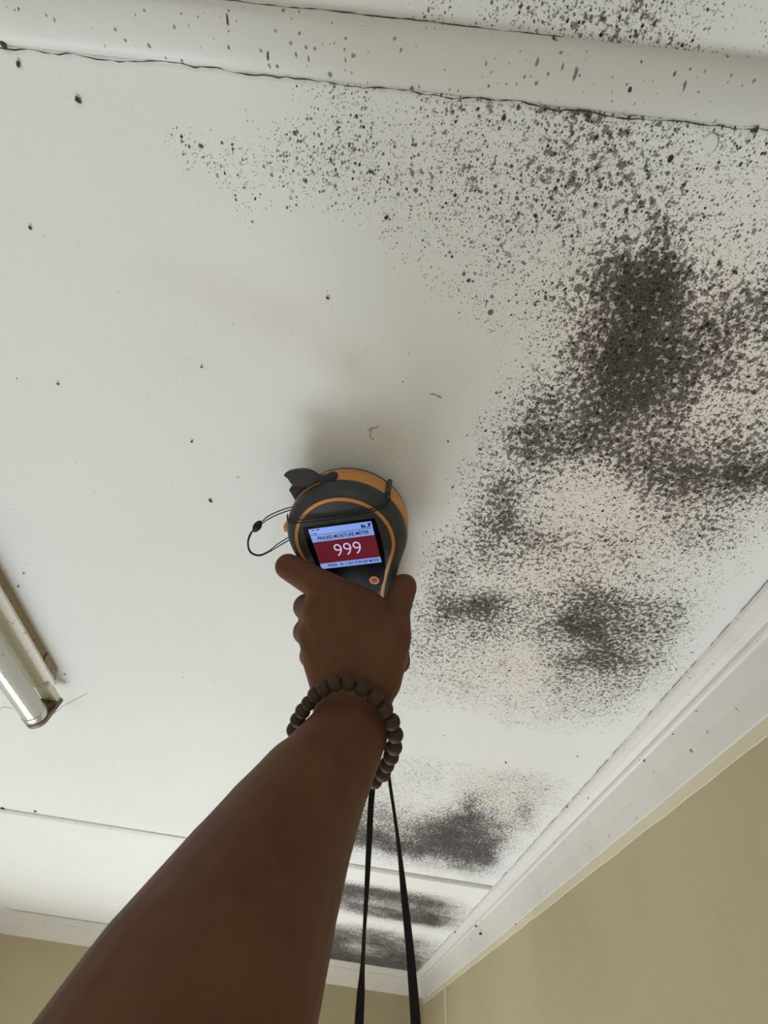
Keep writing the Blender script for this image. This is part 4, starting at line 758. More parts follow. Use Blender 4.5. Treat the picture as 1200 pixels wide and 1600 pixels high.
R0, R1 = Vector((RX(XB) - 0.036, XB, CEIL)), Vector((RX(XF) - 0.036, XF, CEIL))
nR = Vector((1, -TILT, 0)).normalized()
trim_r = cornice('trim_1', R0, R1, nR, 0.05, 0.05, [(0, -0.004), (0, 0.001), (0.0012, 0.0044), (0.0060, 0.0050), (0.0130, 0.0078), (0.0178, 0.0112), (0.0183, 0.0146),
        (0.0196, 0.0164), (0.0214, 0.0176), (0.0222, 0.0190), (0.029, 0.0380), (0.0338, 0.0570), (0.0345, 0.0582), (0.050, 0.0582), (0.050, -0.004)])
trim_f = cornice('trim_2', (XL, XF - 0.085, CEIL), (RX(XF), XF - 0.085, CEIL), Vector((0, 1, 0)), 0.0885, 0.054)
trim_l = cornice('trim_3', (XL + 0.048, XB, CEIL), (XL + 0.048, XF, CEIL), Vector((-1, 0, 0)), 0.05, 0.05)

# cream paint edge strip under the right cornice
rng = random.Random(4)
bm = bmesh.new()
N = 120
lowz = [0.0122 + rng.uniform(-0.0007, 0.0007) for _ in range(N + 1)]
rows = []
for i in range(N + 1):
    y = XB + (XF - XB) * i / N
    x = RX(y)
    zt, zb = CEIL - 0.0578, CEIL - 0.0578 - lowz[i]
    rows.append([bm.verts.new((x + 0.001, y, zt)), bm.verts.new((x - 0.0010, y, zt)),
                 bm.verts.new((x - 0.0009, y, zb + 0.0005)), bm.verts.new((x + 0.001, y, zb))])
for a, b in zip(rows, rows[1:]):
    for k in range(3):
        bm.faces.new((a[k], a[k + 1], b[k + 1], b[k]))
bmesh.ops.recalc_face_normals(bm, faces=bm.faces[:])
struct(link('trim_4', bm, M['wall_strip']))

# vertical cover strip over the joint of the right wall sheets
bm = bmesh.new()
ys = 1.905
add_box(bm, (RX(ys) - 0.003, ys - 0.007, 0.0), (RX(ys) + 0.004, ys + 0.007, CEIL - 0.0690), 0.001)
struct(link('trim_5', bm, M['wall_strip']))

# ---- cover strips over the ceiling joints: shallow half-round
def cover_strip(name, y0, slope, w, hgt, seed):
    bm = bmesh.new()
    prof = [(-w / 2, -0.001)] + [(-w / 2 * math.cos(math.pi * k / 10), max(0.0007, hgt * math.sin(math.pi * k / 10) ** 0.8)) for k in range(11)] + [(w / 2, -0.001)]
    x0, x1 = XL, 0.36
    d = Vector((1, slope, 0)).normalized()
    nrm = Vector((-slope, 1, 0)).normalized()
    extrude_profile(bm, prof, (x0, y0 + slope * x0, CEIL), (x1, y0 + slope * x1, CEIL), nrm, dn, True, 2)
    o = struct(link(name, bm, M['batten'], smooth=True))
    return o, d, nrm


strip_near, dN, nN = cover_strip('trim_6', -0.0660, -0.030, 0.0235, 0.0055, 1)
strip_far, dF, nF = cover_strip('trim_7', 1.1690, 0.013, 0.0235, 0.0045, 2)


def crack(parent, pts, w, seed, jitter, name='crack', zoff=0.0012, even=False):
    """a ragged paint crack: a thin sunk ribbon with uneven width, hugging the board"""
    rng = random.Random(seed)
    bm = bmesh.new()
    prev = None
    P = [Vector(p) for p in pts]
    fine = []
    for a, b in zip(P, P[1:]):
        n = max(2, int((b - a).length / 0.004))
        for i in range(n):
            fine.append(a.lerp(b, i / n))
    fine.append(P[-1])
    d = (P[-1] - P[0]).normalized()
    s = d.cross(Vector((0, 0, 1))).normalized()
    off, rows = 0.0, []
    for p in fine:
        off = off * 0.72 + rng.uniform(-1, 1) * jitter
        ww = w * rng.choice((0.8, 0.9, 1.0) if even else (0.25, 0.5, 0.8, 1.0, 1.0, 1.2))
        c = p + s * off + Vector((0, 0, -zoff))
        rows.append((bm.verts.new(c + s * ww / 2), bm.verts.new(c + Vector((0, 0, -0.0003))), bm.verts.new(c - s * ww / 2)))
    for a, b in zip(rows, rows[1:]):
        for k in range(2):
            bm.faces.new((a[k], b[k], b[k + 1], a[k + 1]))
    bmesh.ops.recalc_face_normals(bm, faces=bm.faces[:])
    o = link(name, bm, M['crack'], parent)
    return o


yN = lambda x, o: -0.066 - 0.030 * x + o
crack(strip_near, [(x, yN(x, 0.0125), CEIL) for x in (-0.40, -0.1, 0.15, 0.36)], 0.0006, 11, 0.0006)
crack(strip_near, [(x, yN(x, -0.0118), CEIL) for x in (-0.14, 0.0, 0.05)], 0.00045, 12, 0.00022)
crack(trim_r, [(RX(y) - 0.0358, y, CEIL) for y in (0.1, 0.8, 1.5, 2.2)], 0.00055, 14, 0.0005, even=True)
crack(trim_f, [(x, XF - 0.0855, CEIL) for x in (-1.14, -0.4, 0.0, 0.35)], 0.0022, 15, 0.0003)
for n, pts in enumerate((((575, 673), (581, 669), (590, 668), (592, 663)), ((581, 671), (578, 682), (584, 687)),
                         ((671, 615), (680, 617), (690, 622)), ((82, 1117), (98, 1103), (120, 1092), (138, 1082)),
                         ((0, 1107), (8, 1104), (20, 1107)))):
    crack(ceiling, [ceil_at(*p) for p in pts], 0.0005, 20 + n, 0.0002, zoff=0.0004)

# plastered-over screw head in the near board
bm = bmesh.new()
c = ceil_at(1108, 225)
rim = []
for k in range(28):
    a = 2 * math.pi * k / 28
    rr = 0.0039 * (1 + 0.05 * math.sin(3 * a + 1))
    rim.append([(rr + dr, z, a) for dr, z in ((0.0004, 0.0), (0.0, 0.0005), (-0.0008, 0.0007))])
rings = [[bm.verts.new((c.x + r[q][0] * math.cos(r[q][2]), c.y + r[q][0] * math.sin(r[q][2]), CEIL - r[q][1])) for r in rim] for q in range(3)]
for a, b in zip(rings, rings[1:]):
    for k in range(28):
        bm.faces.new((a[k], a[(k + 1) % 28], b[(k + 1) % 28], b[k]))
bm.faces.new(rings[2])
bmesh.ops.recalc_face_normals(bm, faces=bm.faces[:])
link('screw_cover', bm, M['batten'], ceiling)
crack(ceiling, [c + Vector((0.0043 * math.cos(a), 0.0043 * math.sin(a), 0)) for a in [R(-150 + 20 * k) for k in range(13)]], 0.0003, 31, 0.0001, zoff=0.0004)

# clots of fly dirt and cobweb too raised to be paint (pixel spots measured on the photograph)
def clots(parent, spots, seed, name='dirt_clots'):
    rng = random.Random(seed)
    bm = bmesh.new()
    for (p, size, ang, el) in spots:
        for q in range(3):
            t = bmesh.new()
            bmesh.ops.create_icosphere(t, subdivisions=1, radius=1)
            s = size * rng.uniform(0.5, 1.0)
            mm = Matrix.Translation(Vector(p) + Vector((rng.uniform(-1, 1), rng.uniform(-1, 1), 0)) * size * 0.6) @ \
                Matrix.Rotation(ang + rng.uniform(-0.25, 0.25), 4, 'Z') @ Matrix.Diagonal((s * el, s, s * 0.5, 1))
            merge(bm, t, mm)
    o = link(name, bm, M['dirt'], parent)
    o['kind'] = 'stuff'
    return o


sp = lambda px, py, size, ang=0.0, el=1.5, drop=0.001: (ceil_at(px, py, drop), size, R(ang), el)
clots(strip_near, [sp(696, 105, .0008, 80, 2.2, .005), (sp(985, 137, .0009, 70, 2.4, .005)), sp(1155, 135, .0012, 45, 1.3, .004), sp(866, 62, .0008, 60, 1.4, .003),
                   sp(1178, 201, .0009, -25, 2.8, .003), sp(111, 45, .0013, -60, 2.0, .004), sp(55, 20, .0011, -50, 1.8, .004),
                   sp(182, 22, .0009, 0, 1.2, .004), sp(202, 5, .0009, 0, 1.2, .004), sp(165, 14, .0009, 0, 1.2, .004), sp(330, 65, .0007, -70, 1.8, .004),
                   sp(351, 78, .0010, 0, 1.3, .003), sp(576, 71, .0008, 0, 1.1, .004), sp(6, 70, .0013, 50, 1.8, .002)], 3)
clots(ceiling, [sp(121, 156, .0009, 25, 2.4), sp(789, 183, .0013, 0, 1.2), sp(1124, 412, .0012, 0, 1.2), sp(329, 783, .0014, 60, 1.6), sp(300, 690, .0009, 0, 1.2),
                sp(90, 601, .0010, 0, 1.5), sp(46, 357, .0010, 0, 1.2), sp(700, 690, .0008, 0, 1.2), sp(28, 101, .0010, -60, 1.6), sp(604, 340, .0009),
                sp(1148, 424, .0008, 20, 3.2), sp(1028, 988, .0010, 50, 3.0), sp(790, 1192, .0012, 60, 3.0), sp(902, 1182, .0014, 0, 1.2),
                sp(36, 896, .0009), sp(28, 916, .0012), sp(100, 1066, .0010, 0, 1.4), sp(89, 1101, .0010), sp(101, 1054, .0008, 50, 3.0),
                sp(315, 573, .0008), sp(512, 466, .0007), sp(4, 1263, .0035), sp(55, 1268, .0030)], 5)
clots(trim_r, [(Vector((RX(1.42) - 0.0150, 1.42, CEIL - 0.0185)), .004, 0.3, 1.2), (Vector((RX(1.40) - 0.0080, 1.40, CEIL - 0.0340)), .0045, 0.9, 1.3),
               (Vector((RX(1.58) - 0.034, 1.58, CEIL - 0.005)), .0032, 0.3, 1.3), (Vector((RX(0.52) - 0.0140, 0.52, CEIL - 0.0190)), .0016, 0.6, 1.4),
               (Vector((RX(0.45) - 0.0135, 0.45, CEIL - 0.0200)), .0010, 0.6, 1.4), (Vector((RX(0.72) - 0.0355, 0.72, CEIL - 0.003)), .0016, 0.6, 1.2),
               (Vector((RX(0.40) - 0.0135, 0.40, CEIL - 0.0200)), .0009, 0.2, 1.4), (Vector((RX(0.67) - 0.0355, 0.67, CEIL - 0.003)), .0013, 0.2, 1.2),
               (Vector((RX(1.15) - 0.001, 1.15, CEIL - 0.0595)), .0022, 0.2, 1.2), (Vector((RX(1.02) - 0.001, 1.02, CEIL - 0.0595)), .0016, 0.2, 1.2)], 7)

# ------------------------------------------------------------------ fluorescent lamp on the ceiling, left
TX, TZ = -0.4130, CEIL - 0.0450
lamp = tag(empty('fluorescent_lamp', (-0.42, 0.28, CEIL)), 'grimy white fluorescent batten lamp with one bare tube on the ceiling', 'lamp')
LM = Matrix.Translation((0.42, -0.28, -CEIL))
LY0, LY1 = -0.03, 0.562


def lamp_part(name, bm, m_, parent=None, smooth=False):
    bmesh.ops.transform(bm, matrix=LM, verts=bm.verts[:])
    o = link(name, bm, m_, parent or lamp, smooth)
    return o


bm = bmesh.new()     # base channel against the ceiling
extrude_profile(bm, [(-0.0165, 0.0), (-0.0110, 0.0125), (0.0110, 0.0125), (0.0165, 0.0)], (-0.4225, LY0, CEIL), (-0.4225, LY1 - 0.004, CEIL), u_in, dn, True, 1)
lamp_part('base_channel', bm, M['rust'])
bm = bmesh.new()     # bowed enamel cover
prof = [(-0.0235, 0.0135), (-0.0235, 0.0160), (-0.017, 0.0205), (-0.006, 0.0235), (0.006, 0.0235), (0.017, 0.0205), (0.0235, 0.0160), (0.0235, 0.0135),
        (0.021, 0.0150), (-0.021, 0.0150)]
extrude_profile(bm, prof, (-0.4225, LY0, CEIL), (-0.4225, LY1, CEIL), u_in, dn, True, 1)
lamp_part('cover', bm, M['housing'])
bm = bmesh.new()     # bent tab of torn sheet at the end of the base
t = [(-0.4055, 0.515, 0.0), (-0.4045, 0.548, 0.0), (-0.4030, 0.562, 0.0115), (-0.4060, 0.540, 0.013), (-0.4070, 0.520, 0.006)]
f = [bm.verts.new((x, y, CEIL - z)) for x, y, z in t]
b = [bm.verts.new((x + 0.0009, y, CEIL - z)) for x, y, z in t]
bm.faces.new(f)
bm.faces.new(b[::-1])
for k in range(5):
    bm.faces.new((f[k], b[k], b[(k + 1) % 5], f[(k + 1) % 5]))
bmesh.ops.recalc_face_normals(bm, faces=bm.faces[:])
lamp_part('bent_tab', bm, M['rust'])
bm = bmesh.new()
add_tube(bm, [(TX, y, TZ) for y in (LY0 + 0.01, LY0 + 0.0104, LY0 + 0.0112, LY1 + 0.0168, LY1 + 0.0176, LY1 + 0.018)], 0.0125, 40)
for f in bm.faces:
    f.smooth = len(f.verts) == 4
lamp_part('tube', bm, M['tube'])
for y0, s in ((LY1 + 0.018, 1), (LY0 + 0.01, -1)):
    bm = bmesh.new()
    add_tube(bm, [(TX, y0 - s * 0.001, TZ), (TX, y0 + s * 0.0005, TZ), (TX, y0 + s * 0.010, TZ), (TX, y0 + s * 0.0115, TZ)], [0.0128, 0.0131, 0.0131, 0.0120], 36)
    for f in bm.faces:
        f.smooth = len(f.verts) == 4
    lamp_part('tube_cap', bm, M['cap'])
    bm = bmesh.new()          # lampholder: rounded tongue from the channel down round the tube end
    ya, yb = sorted((y0 + s * 0.0112, y0 + s * 0.0225))
    pr = [(-0.0115, -0.030), (0.0115, -0.030)] + [(0.0128 * math.cos(a), -0.0128 * math.sin(a) * -1) for a in []]
    pr = [(-0.0125, 0.029), (-0.0128, 0.0)] + [(0.0128 * math.cos(R(180 + 15 * k)), 0.0128 * math.sin(R(180 + 15 * k))) for k in range(1, 12)] + [(0.0128, 0.0), (0.0125, 0.029)]
    extrude_profile(bm, pr, (TX, ya, TZ), (TX, yb, TZ), u_in, Vector((0, 0, 1)), True, 1)
    bmesh.ops.bevel(bm, geom=[e for e in bm.edges if abs(e.verts[0].co.y - e.verts[1].co.y) < 1e-6], offset=0.0022, segments=2, affect='EDGES')
    hold = lamp_part('lampholder', bm, M['holder'])
    bm = bmesh.new()          # arm of the holder back to the cover
    y1 = LY1 - 0.01 if s > 0 else LY0 + 0.01
    a, b = sorted((y1, yb if s > 0 else ya))
    add_box(bm, (TX - 0.011, a, CEIL - 0.0225), (TX + 0.011, b, CEIL - 0.0155), 0.001)
    lamp_part('holder_arm', bm, M['housing'], hold)

# ------------------------------------------------------------------ moisture meter held against the ceiling
MU = Vector((0.94475, -0.32691, 0.02399))
MV = Vector((-0.32777, -0.94120, 0.08197))
MW = Vector((-0.00421, -0.08530, -0.99635))
MC = CAM + Vector((-0.0258, 0.2136, 0.2497))
mm4 = Matrix.Identity(4)
for i in range(3):
    mm4[i][0], mm4[i][1], mm4[i][2], mm4[i][3] = MU[i], MV[i], MW[i], MC[i]
meter = tag(empty('moisture_meter', mm4), 'round black and orange handheld moisture meter with lit screen, pressed to the ceiling', 'moisture meter')
meter_pt = lambda u, v, w: mm4 @ Vector((u, v, w))
MC0 = Vector((0.0, 0.003))


def outline(rc, grow=0.0, n=72, v_end=-0.118):
    """tear-shaped outline: round head of radius rc, sides that draw in to a straight handle"""
    a0 = R(-29)
    hw = 0.0165 + grow
    pts = []
    for k in range(n + 1):
        a = a0 + (math.pi - 2 * a0) * k / n
        pts.append((MC0.x + rc * math.cos(a), MC0.y + rc * math.sin(a)))
    x0, y0 = pts[-1]
    left = []
    tv = -0.066
    for k in range(1, 9):
        t = k / 8
        # quadratic from tangent of the head into the handle
        bx, by = -(rc * math.cos(a0) - 0.5 * (y0 - (-0.052))), -0.052
        qx = (1 - t) ** 2 * x0 + 2 * t * (1 - t) * max(bx, -0.026 - grow) + t * t * -hw
        qy = (1 - t) ** 2 * y0 + 2 * t * (1 - t) * by + t * t * (tv - 0.016)
        left.append((qx, qy))
    left.append((-hw, v_end + 0.010))
    for k in range(1, 6):
        a = math.pi + math.pi / 2 * k / 6
        left.append((-hw + 0.010 + 0.010 * math.cos(a), v_end + 0.010 + 0.010 * math.sin(a)))
    right = [(-x, y) for x, y in reversed(left)]
    return pts + left + right


def layered(bm, layers, cap0=True, cap1=True, mats=None, keep=None):
    rows = []
    for rc, grow, w, vend in layers:
        rows.append([bm.verts.new((x, y, w)) for x, y in outline(rc, grow, v_end=vend)])
    n = len(rows[0])
    for i, (a, b) in enumerate(zip(rows, rows[1:])):
        for k in range(n):
            f = bm.faces.new((a[k], a[(k + 1) % n], b[(k + 1) % n], b[k]))
            f.smooth = True
            if mats:
                f.material_index = mats[i]
    if cap0:
        bm.faces.new(rows[0][::-1])
    if cap1:
        bm.faces.new(rows[-1])
    bmesh.ops.recalc_face_normals(bm, faces=bm.faces[:])


bm = bmesh.new()      # charcoal front shell, rounded shoulder
layered(bm, [(0.0478, 0.0015, -0.0135, -0.1185), (0.0484, 0.002, -0.0115, -0.119), (0.0480, 0.0017, -0.0085, -0.1187), (0.0462, 0.0008, -0.0050, -0.118),
             (0.0432, -0.0006, -0.0022, -0.117), (0.0410, -0.0016, -0.0008, -0.116), (0.0400, -0.002, -0.0003, -0.1155)])
link('front_shell', bm, M['shell'], meter)
bm = bmesh.new()      # orange band round the side
layered(bm, [(0.0476, 0.001, -0.0330, -0.118), (0.0487, 0.002, -0.0315, -0.119), (0.0491, 0.0022, -0.022, -0.1195), (0.0488, 0.0022, -0.0135, -0.1192), (0.0478, 0.0018, -0.0125, -0.1186)])
link('side_band', bm, M['orange'], meter)
bm = bmesh.new()      # dark back shell with the sensing pad
layered(bm, [(0.030, -0.006, -0.0455, -0.112), (0.040, -0.002, -0.0445, -0.115), (0.0452, 0.0, -0.0405, -0.117), (0.0482, 0.002, -0.0345, -0.119), (0.0478, 0.002, -0.0325, -0.1186)])
link('back_shell', bm, M['port'], meter)


def closed_band(bm, rc_out, rc_in, w0, w1, dv=0.0):
    o1, i1 = outline(rc_out, -0.003, v_end=-0.112), outline(rc_in, -0.0055, v_end=-0.1095)
    n = len(o1)
    r = [[bm.verts.new((x, y, w0)) for x, y in o1], [bm.verts.new((x, y, w1)) for x, y in o1],
         [bm.verts.new((x, y, w1)) for x, y in i1], [bm.verts.new((x, y, w0)) for x, y in i1]]
    for a, b in zip(r, r[1:]):
        for k in range(n):
            bm.faces.new((a[k], a[(k + 1) % n], b[(k + 1) % n], b[k]))
    bmesh.ops.recalc_face_normals(bm, faces=bm.faces[:])


bm = bmesh.new()      # thin orange line round the face
closed_band(bm, 0.0395, 0.0369, -0.002, 0.0007)
link('face_ring', bm, M['orange'], meter)
bm = bmesh.new()      # face plate inside the line
layered(bm, [(0.0368, -0.0056, -0.0015, -0.109), (0.0368, -0.0056, -0.0001, -0.109), (0.0362, -0.006, 0.0003, -0.1085)])
link('face_plate', bm, M['shell'], meter)


def panel(pts, w0, w1):
    bm = bmesh.new()
    lo_ = [bm.verts.new((x, y, w0)) for x, y in pts]
    hi_ = [bm.verts.new((x, y, w1)) for x, y in pts]
    n = len(pts)
    bm.faces.new(lo_[::-1])
    bm.faces.new(hi_)
    for k in range(n):
        bm.faces.new((lo_[k], lo_[(k + 1) % n], hi_[(k + 1) % n], hi_[k]))
    bmesh.ops.recalc_face_normals(bm, faces=bm.faces[:])
    return bm


# black glass lens round the screen, drawn in below it round the button
gl = [(-0.0292, 0.0205), (-0.0285, 0.0212), (0.0275, 0.0212), (0.0282, 0.0205), (0.0292, 0.004), (0.0288, -0.012), (0.0268, -0.026), (0.0228, -0.038), (0.0175, -0.048), (0.012, -0.054),
      (-0.012, -0.054), (-0.0175, -0.048), (-0.0228, -0.038), (-0.0268, -0.026), (-0.0290, -0.012), (-0.0300, 0.004)]
link('lens', panel(gl, 0.0, 0.0008), M['glass'], meter)
SW, SH = 0.025, 0.01923
screen = link('screen', panel([(-SW, -SH), (SW, -SH), (SW, SH), (-SW, SH)], 0.0005, 0.00105), M['red'], meter)
screen['label'] = 'lit dark red and pale blue display reading 999'


def bar(name, v0, v1, m_, w=0.0012):
    return link(name, panel([(-SW, v0), (SW, v0), (SW, v1), (-SW, v1)], 0.0009, w), m_, screen)


bar('status_bar', SH - 0.0056, SH, M['blue'])
bar('title_bar', SH - 0.0122, SH - 0.0060, M['blue2'])
bar('title_line', SH - 0.0060, SH - 0.0056, M['ink'])
bar('bottom_bar', -SH, -SH + 0.0052, M['blue2'])


def text(name, s, u, v, size, m_, align='CENTER', sx=1.0, bold=0.0, w=0.00128):
    cu = bpy.data.curves.new(name, 'FONT')
    cu.body = s
    cu.size = size
    cu.align_x, cu.align_y = align, 'CENTER'
    cu.extrude = 0.00004
    cu.offset = bold
    tmp = bpy.data.objects.new(name, cu)
    C.objects.link(tmp)
    bpy.context.view_layer.update()
    me = bpy.data.meshes.new_from_object(tmp.evaluated_get(bpy.context.evaluated_depsgraph_get()))
    bpy.data.objects.remove(tmp)
    me.materials.clear()
    me.materials.append(m_)
    o = bpy.data.objects.new(name, me)
    C.objects.link(o)
    o.parent = screen
    o.location = (u, v, w)
    o.scale = (sx, 1, 1)
    return o


text('title_text', 'PINLESS MOISTURE METER', 0.0005, SH - 0.0091, 0.0044, M['ink'], sx=0.80, bold=0.00008)
text('reading_text', '999', 0.0012, -0.0034, 0.0168, M['digit'], sx=0.92, bold=-0.0002)
text('prompt_text', 'PRESS', -0.0150, -SH + 0.0026, 0.0036, M['ink'], sx=0.86, bold=0.00005)
text('prompt_text', '2 SEC FOR REF MODE', 0.0098, -SH + 0.0026, 0.0036, M['ink'], sx=0.80, bold=0.00005)
bm = bmesh.new()      # outlined arrow of the prompt
tri = [(-0.0080, 0.0042), (-0.0080, 0.0012), (-0.0052, 0.0027)]
tri = [(x, y - SH) for x, y in tri]
cxm, cym = sum(p[0] for p in tri) / 3, sum(p[1] for p in tri) / 3
inn = [(cxm + (x - cxm) * 0.45, cym + (y - cym) * 0.45) for x, y in tri]
o_ = [bm.verts.new((x, y, 0.00132)) for x, y in tri]
i_ = [bm.verts.new((x, y, 0.00132)) for x, y in inn]
for k in range(3):
    bm.faces.new((o_[k], o_[(k + 1) % 3], i_[(k + 1) % 3], i_[k]))
link('prompt_arrow', bm, M['ink'], screen)
bm = bmesh.new()      # status icons: speaker bars on the left, battery and wave on the right
for (a, b, c_, d_) in ((0.0165, 0.0145, 0.0180, 0.0175), (0.0184, 0.0145, 0.0196, 0.0170), (0.0200, 0.0145, 0.0216, 0.0152), (0.0220, 0.0145, 0.0232, 0.0180), (0.0232, 0.0168, 0.0242, 0.0180),
                       (-0.0235, 0.0143, -0.0228, 0.0152), (-0.0215, 0.0143, -0.0207, 0.0154), (-0.0203, 0.0143, -0.0195, 0.0154), (-0.0225, 0.0176, -0.0206, 0.0184), (-0.0190, 0.0176, -0.0165, 0.0184)):
    add_box(bm, (a, b, 0.00115), (c_, d_, 0.00132))
link('status_icons', bm, M['ink'], screen)['kind'] = 'stuff'

bm = bmesh.new()      # round button: orange rim, red mark
add_tube(bm, [(0.0155, -0.0362, 0.0004), (0.0155, -0.0362, 0.0016), (0.0155, -0.0362, 0.0019)], [0.0042, 0.0042, 0.0037], 28)
button = link('button', bm, M['orange'], meter)
button['label'] = 'small round orange power button'
bm = panel([(0.0155 + 0.0024 * math.cos(R(90 + 60 * k)), -0.0362 + 0.0024 * math.sin(R(90 + 60 * k))) for k in range(6)], 0.0017, 0.0022)
link('button_mark', bm, M['btn_red'], button)

# lug with the eyelet on the upper right of the side band
a = R(38)
bm = bmesh.new()
t = bmesh.new()
add_box(t, (-0.0018, -0.003, -0.011), (0.0018, 0.004, 0.011), 0.0012)
merge(bm, t, Matrix.Translation((0.0487 * math.cos(a), 0.003 + 0.0487 * math.sin(a), -0.0225)) @ Matrix.Rotation(a - math.pi / 2, 4, 'Z'))
link('eyelet', bm, M['shell'], meter)
a2 = R(168)
bm = bmesh.new()
t = bmesh.new()
add_box(t, (-0.0032, -0.002, -0.006), (0.0032, 0.0048, 0.006), 0.0016)
merge(bm, t, Matrix.Translation((0.0487 * math.cos(a2), 0.003 + 0.0487 * math.sin(a2), -0.0200)) @ Matrix.Rotation(a2 - math.pi / 2, 4, 'Z'))
link('eyelet', bm, M['orange'], meter)

# probe socket standing out of the rim, with its rubber flap hinged open
a = R(123)
pm = Matrix.Translation((0.0465 * math.cos(a), 0.003 + 0.0465 * math.sin(a), -0.0240)) @ Matrix.Rotation(a - math.pi / 2 - R(20), 4, 'Z')
bm = bmesh.new()
t = bmesh.new()
add_box(t, (-0.0105, -0.008, -0.0085), (0.0085, 0.0080, 0.0085), 0.0015)
merge(bm, t, pm)
link('probe_socket', bm, M['port'], meter)
bm = bmesh.new()
loop = [(-0.0165, 0.0002), (-0.0145, 0.0030), (-0.0080, 0.0052), (0.0000, 0.0058), (0.0055, 0.0042), (0.0100, 0.0018), (0.0150, 0.0022), (0.0190, 0.0044), (0.0228, 0.0042), (0.0240, 0.0010),
        (0.0210, -0.0022), (0.0150, -0.0036), (0.0090, -0.0030), (0.0040, -0.0062), (-0.0030, -0.0078), (-0.0100, -0.0064), (-0.0135, -0.0020)]
loop = [(q.x, q.y) for q in smooth_path([(x, y, 0) for x, y in loop] + [(loop[0][0], loop[0][1], 0)], 4)[:-1]]
lo_ = [bm.verts.new((x, y, -0.0028)) for x, y in loop]
hi_ = [bm.verts.new((x, y, 0.0028)) for x, y in loop]
n = len(loop)
bm.faces.new(lo_[::-1])
bm.faces.new(hi_)
for k in range(n):
    bm.faces.new((lo_[k], lo_[(k + 1) % n], hi_[(k + 1) % n], hi_[k]))
bmesh.ops.recalc_face_normals(bm, faces=bm.faces[:])
bmesh.ops.transform(bm, matrix=Matrix.Translation((-0.0195, 0.0565, -0.0150)) @ Matrix.Rotation(R(-13), 4, 'Z') @ Matrix.Rotation(R(-12), 4, 'X'), verts=bm.verts[:])
link('socket_flap', bm, M['port_flap'], meter)

# thin wrist cord: two strands over the face, a loop hanging out on the left, with its slider
bm = bmesh.new()
inv = mm4.inverted()
tp = lambda px, py, d: inv @ at(px, py, d)
for dv, dw in ((0.0, 0.0), (-0.0022, 0.0003)):
    p = [(0.0412, 0.0325, -0.012), (0.0400, 0.0330 + dv, -0.0030), (0.0330, 0.0315 + dv, 0.0030), (0.0158, 0.0290 + dv, 0.0022), (-0.0110, 0.0285 + dv, 0.0022 + dw), (-0.0350, 0.0300 + dv, 0.0025),
         (-0.0405, 0.0292 + dv, -0.0040), (-0.0440, 0.0270, -0.0140)]
    add_tube(bm, smooth_path(p, 10), 0.00052, 8)
dd = 0.338
for p in ([(456, 792, .349), (440, 797, .342), (420, 806, dd), (405, 819, dd)], [(456, 796, .349), (436, 803, .340), (418, 812, dd), (403, 823, dd)],
          [(402, 822, dd), (393, 833, dd), (388, 848, dd), (392, 862, dd), (405, 867, dd), (420, 861, dd), (434, 850, .336), (452, 839, .336)],
          [(401, 823, dd), (391, 834, dd), (387, 848, dd), (391, 863, dd), (405, 868.5, dd), (421, 862, dd), (436, 853, .337), (453, 843, .338)]):
    add_tube(bm, smooth_path([tp(*q) for q in p], 10), 0.00048, 8)
cordo = link('wrist_cord', bm, M['cord'], meter, True)
bm = bmesh.new()
p0, p1 = tp(407.5, 814, dd), tp(396.5, 831, dd)
pts = [p0.lerp(p1, k / 8) for k in range(9)]
add_tube(bm, pts, [0.0010, 0.0021, 0.0028, 0.0032, 0.0033, 0.0032, 0.0028, 0.0021, 0.0010], 14)
link('cord_slider', bm, M['cord'], cordo, True)

# ------------------------------------------------------------------ the photographer's left arm
def cone(bm, p0, r0, p1, r1, seg=22):
    for p, r in ((p0, r0), (p1, r1)):
        t = bmesh.new()
        bmesh.ops.create_uvsphere(t, u_segments=seg, v_segments=14, radius=r)
        merge(bm, t, Matrix.Translation(p))
    add_tube(bm, [p0, p1], [r0, r1], seg)


def chain(bm, pts):
    P = [(at(x, y, d), r / 1000.0) for x, y, d, r in pts]
    for (a, ra), (b, rb) in zip(P, P[1:]):
        cone(bm, a, ra, b, rb)


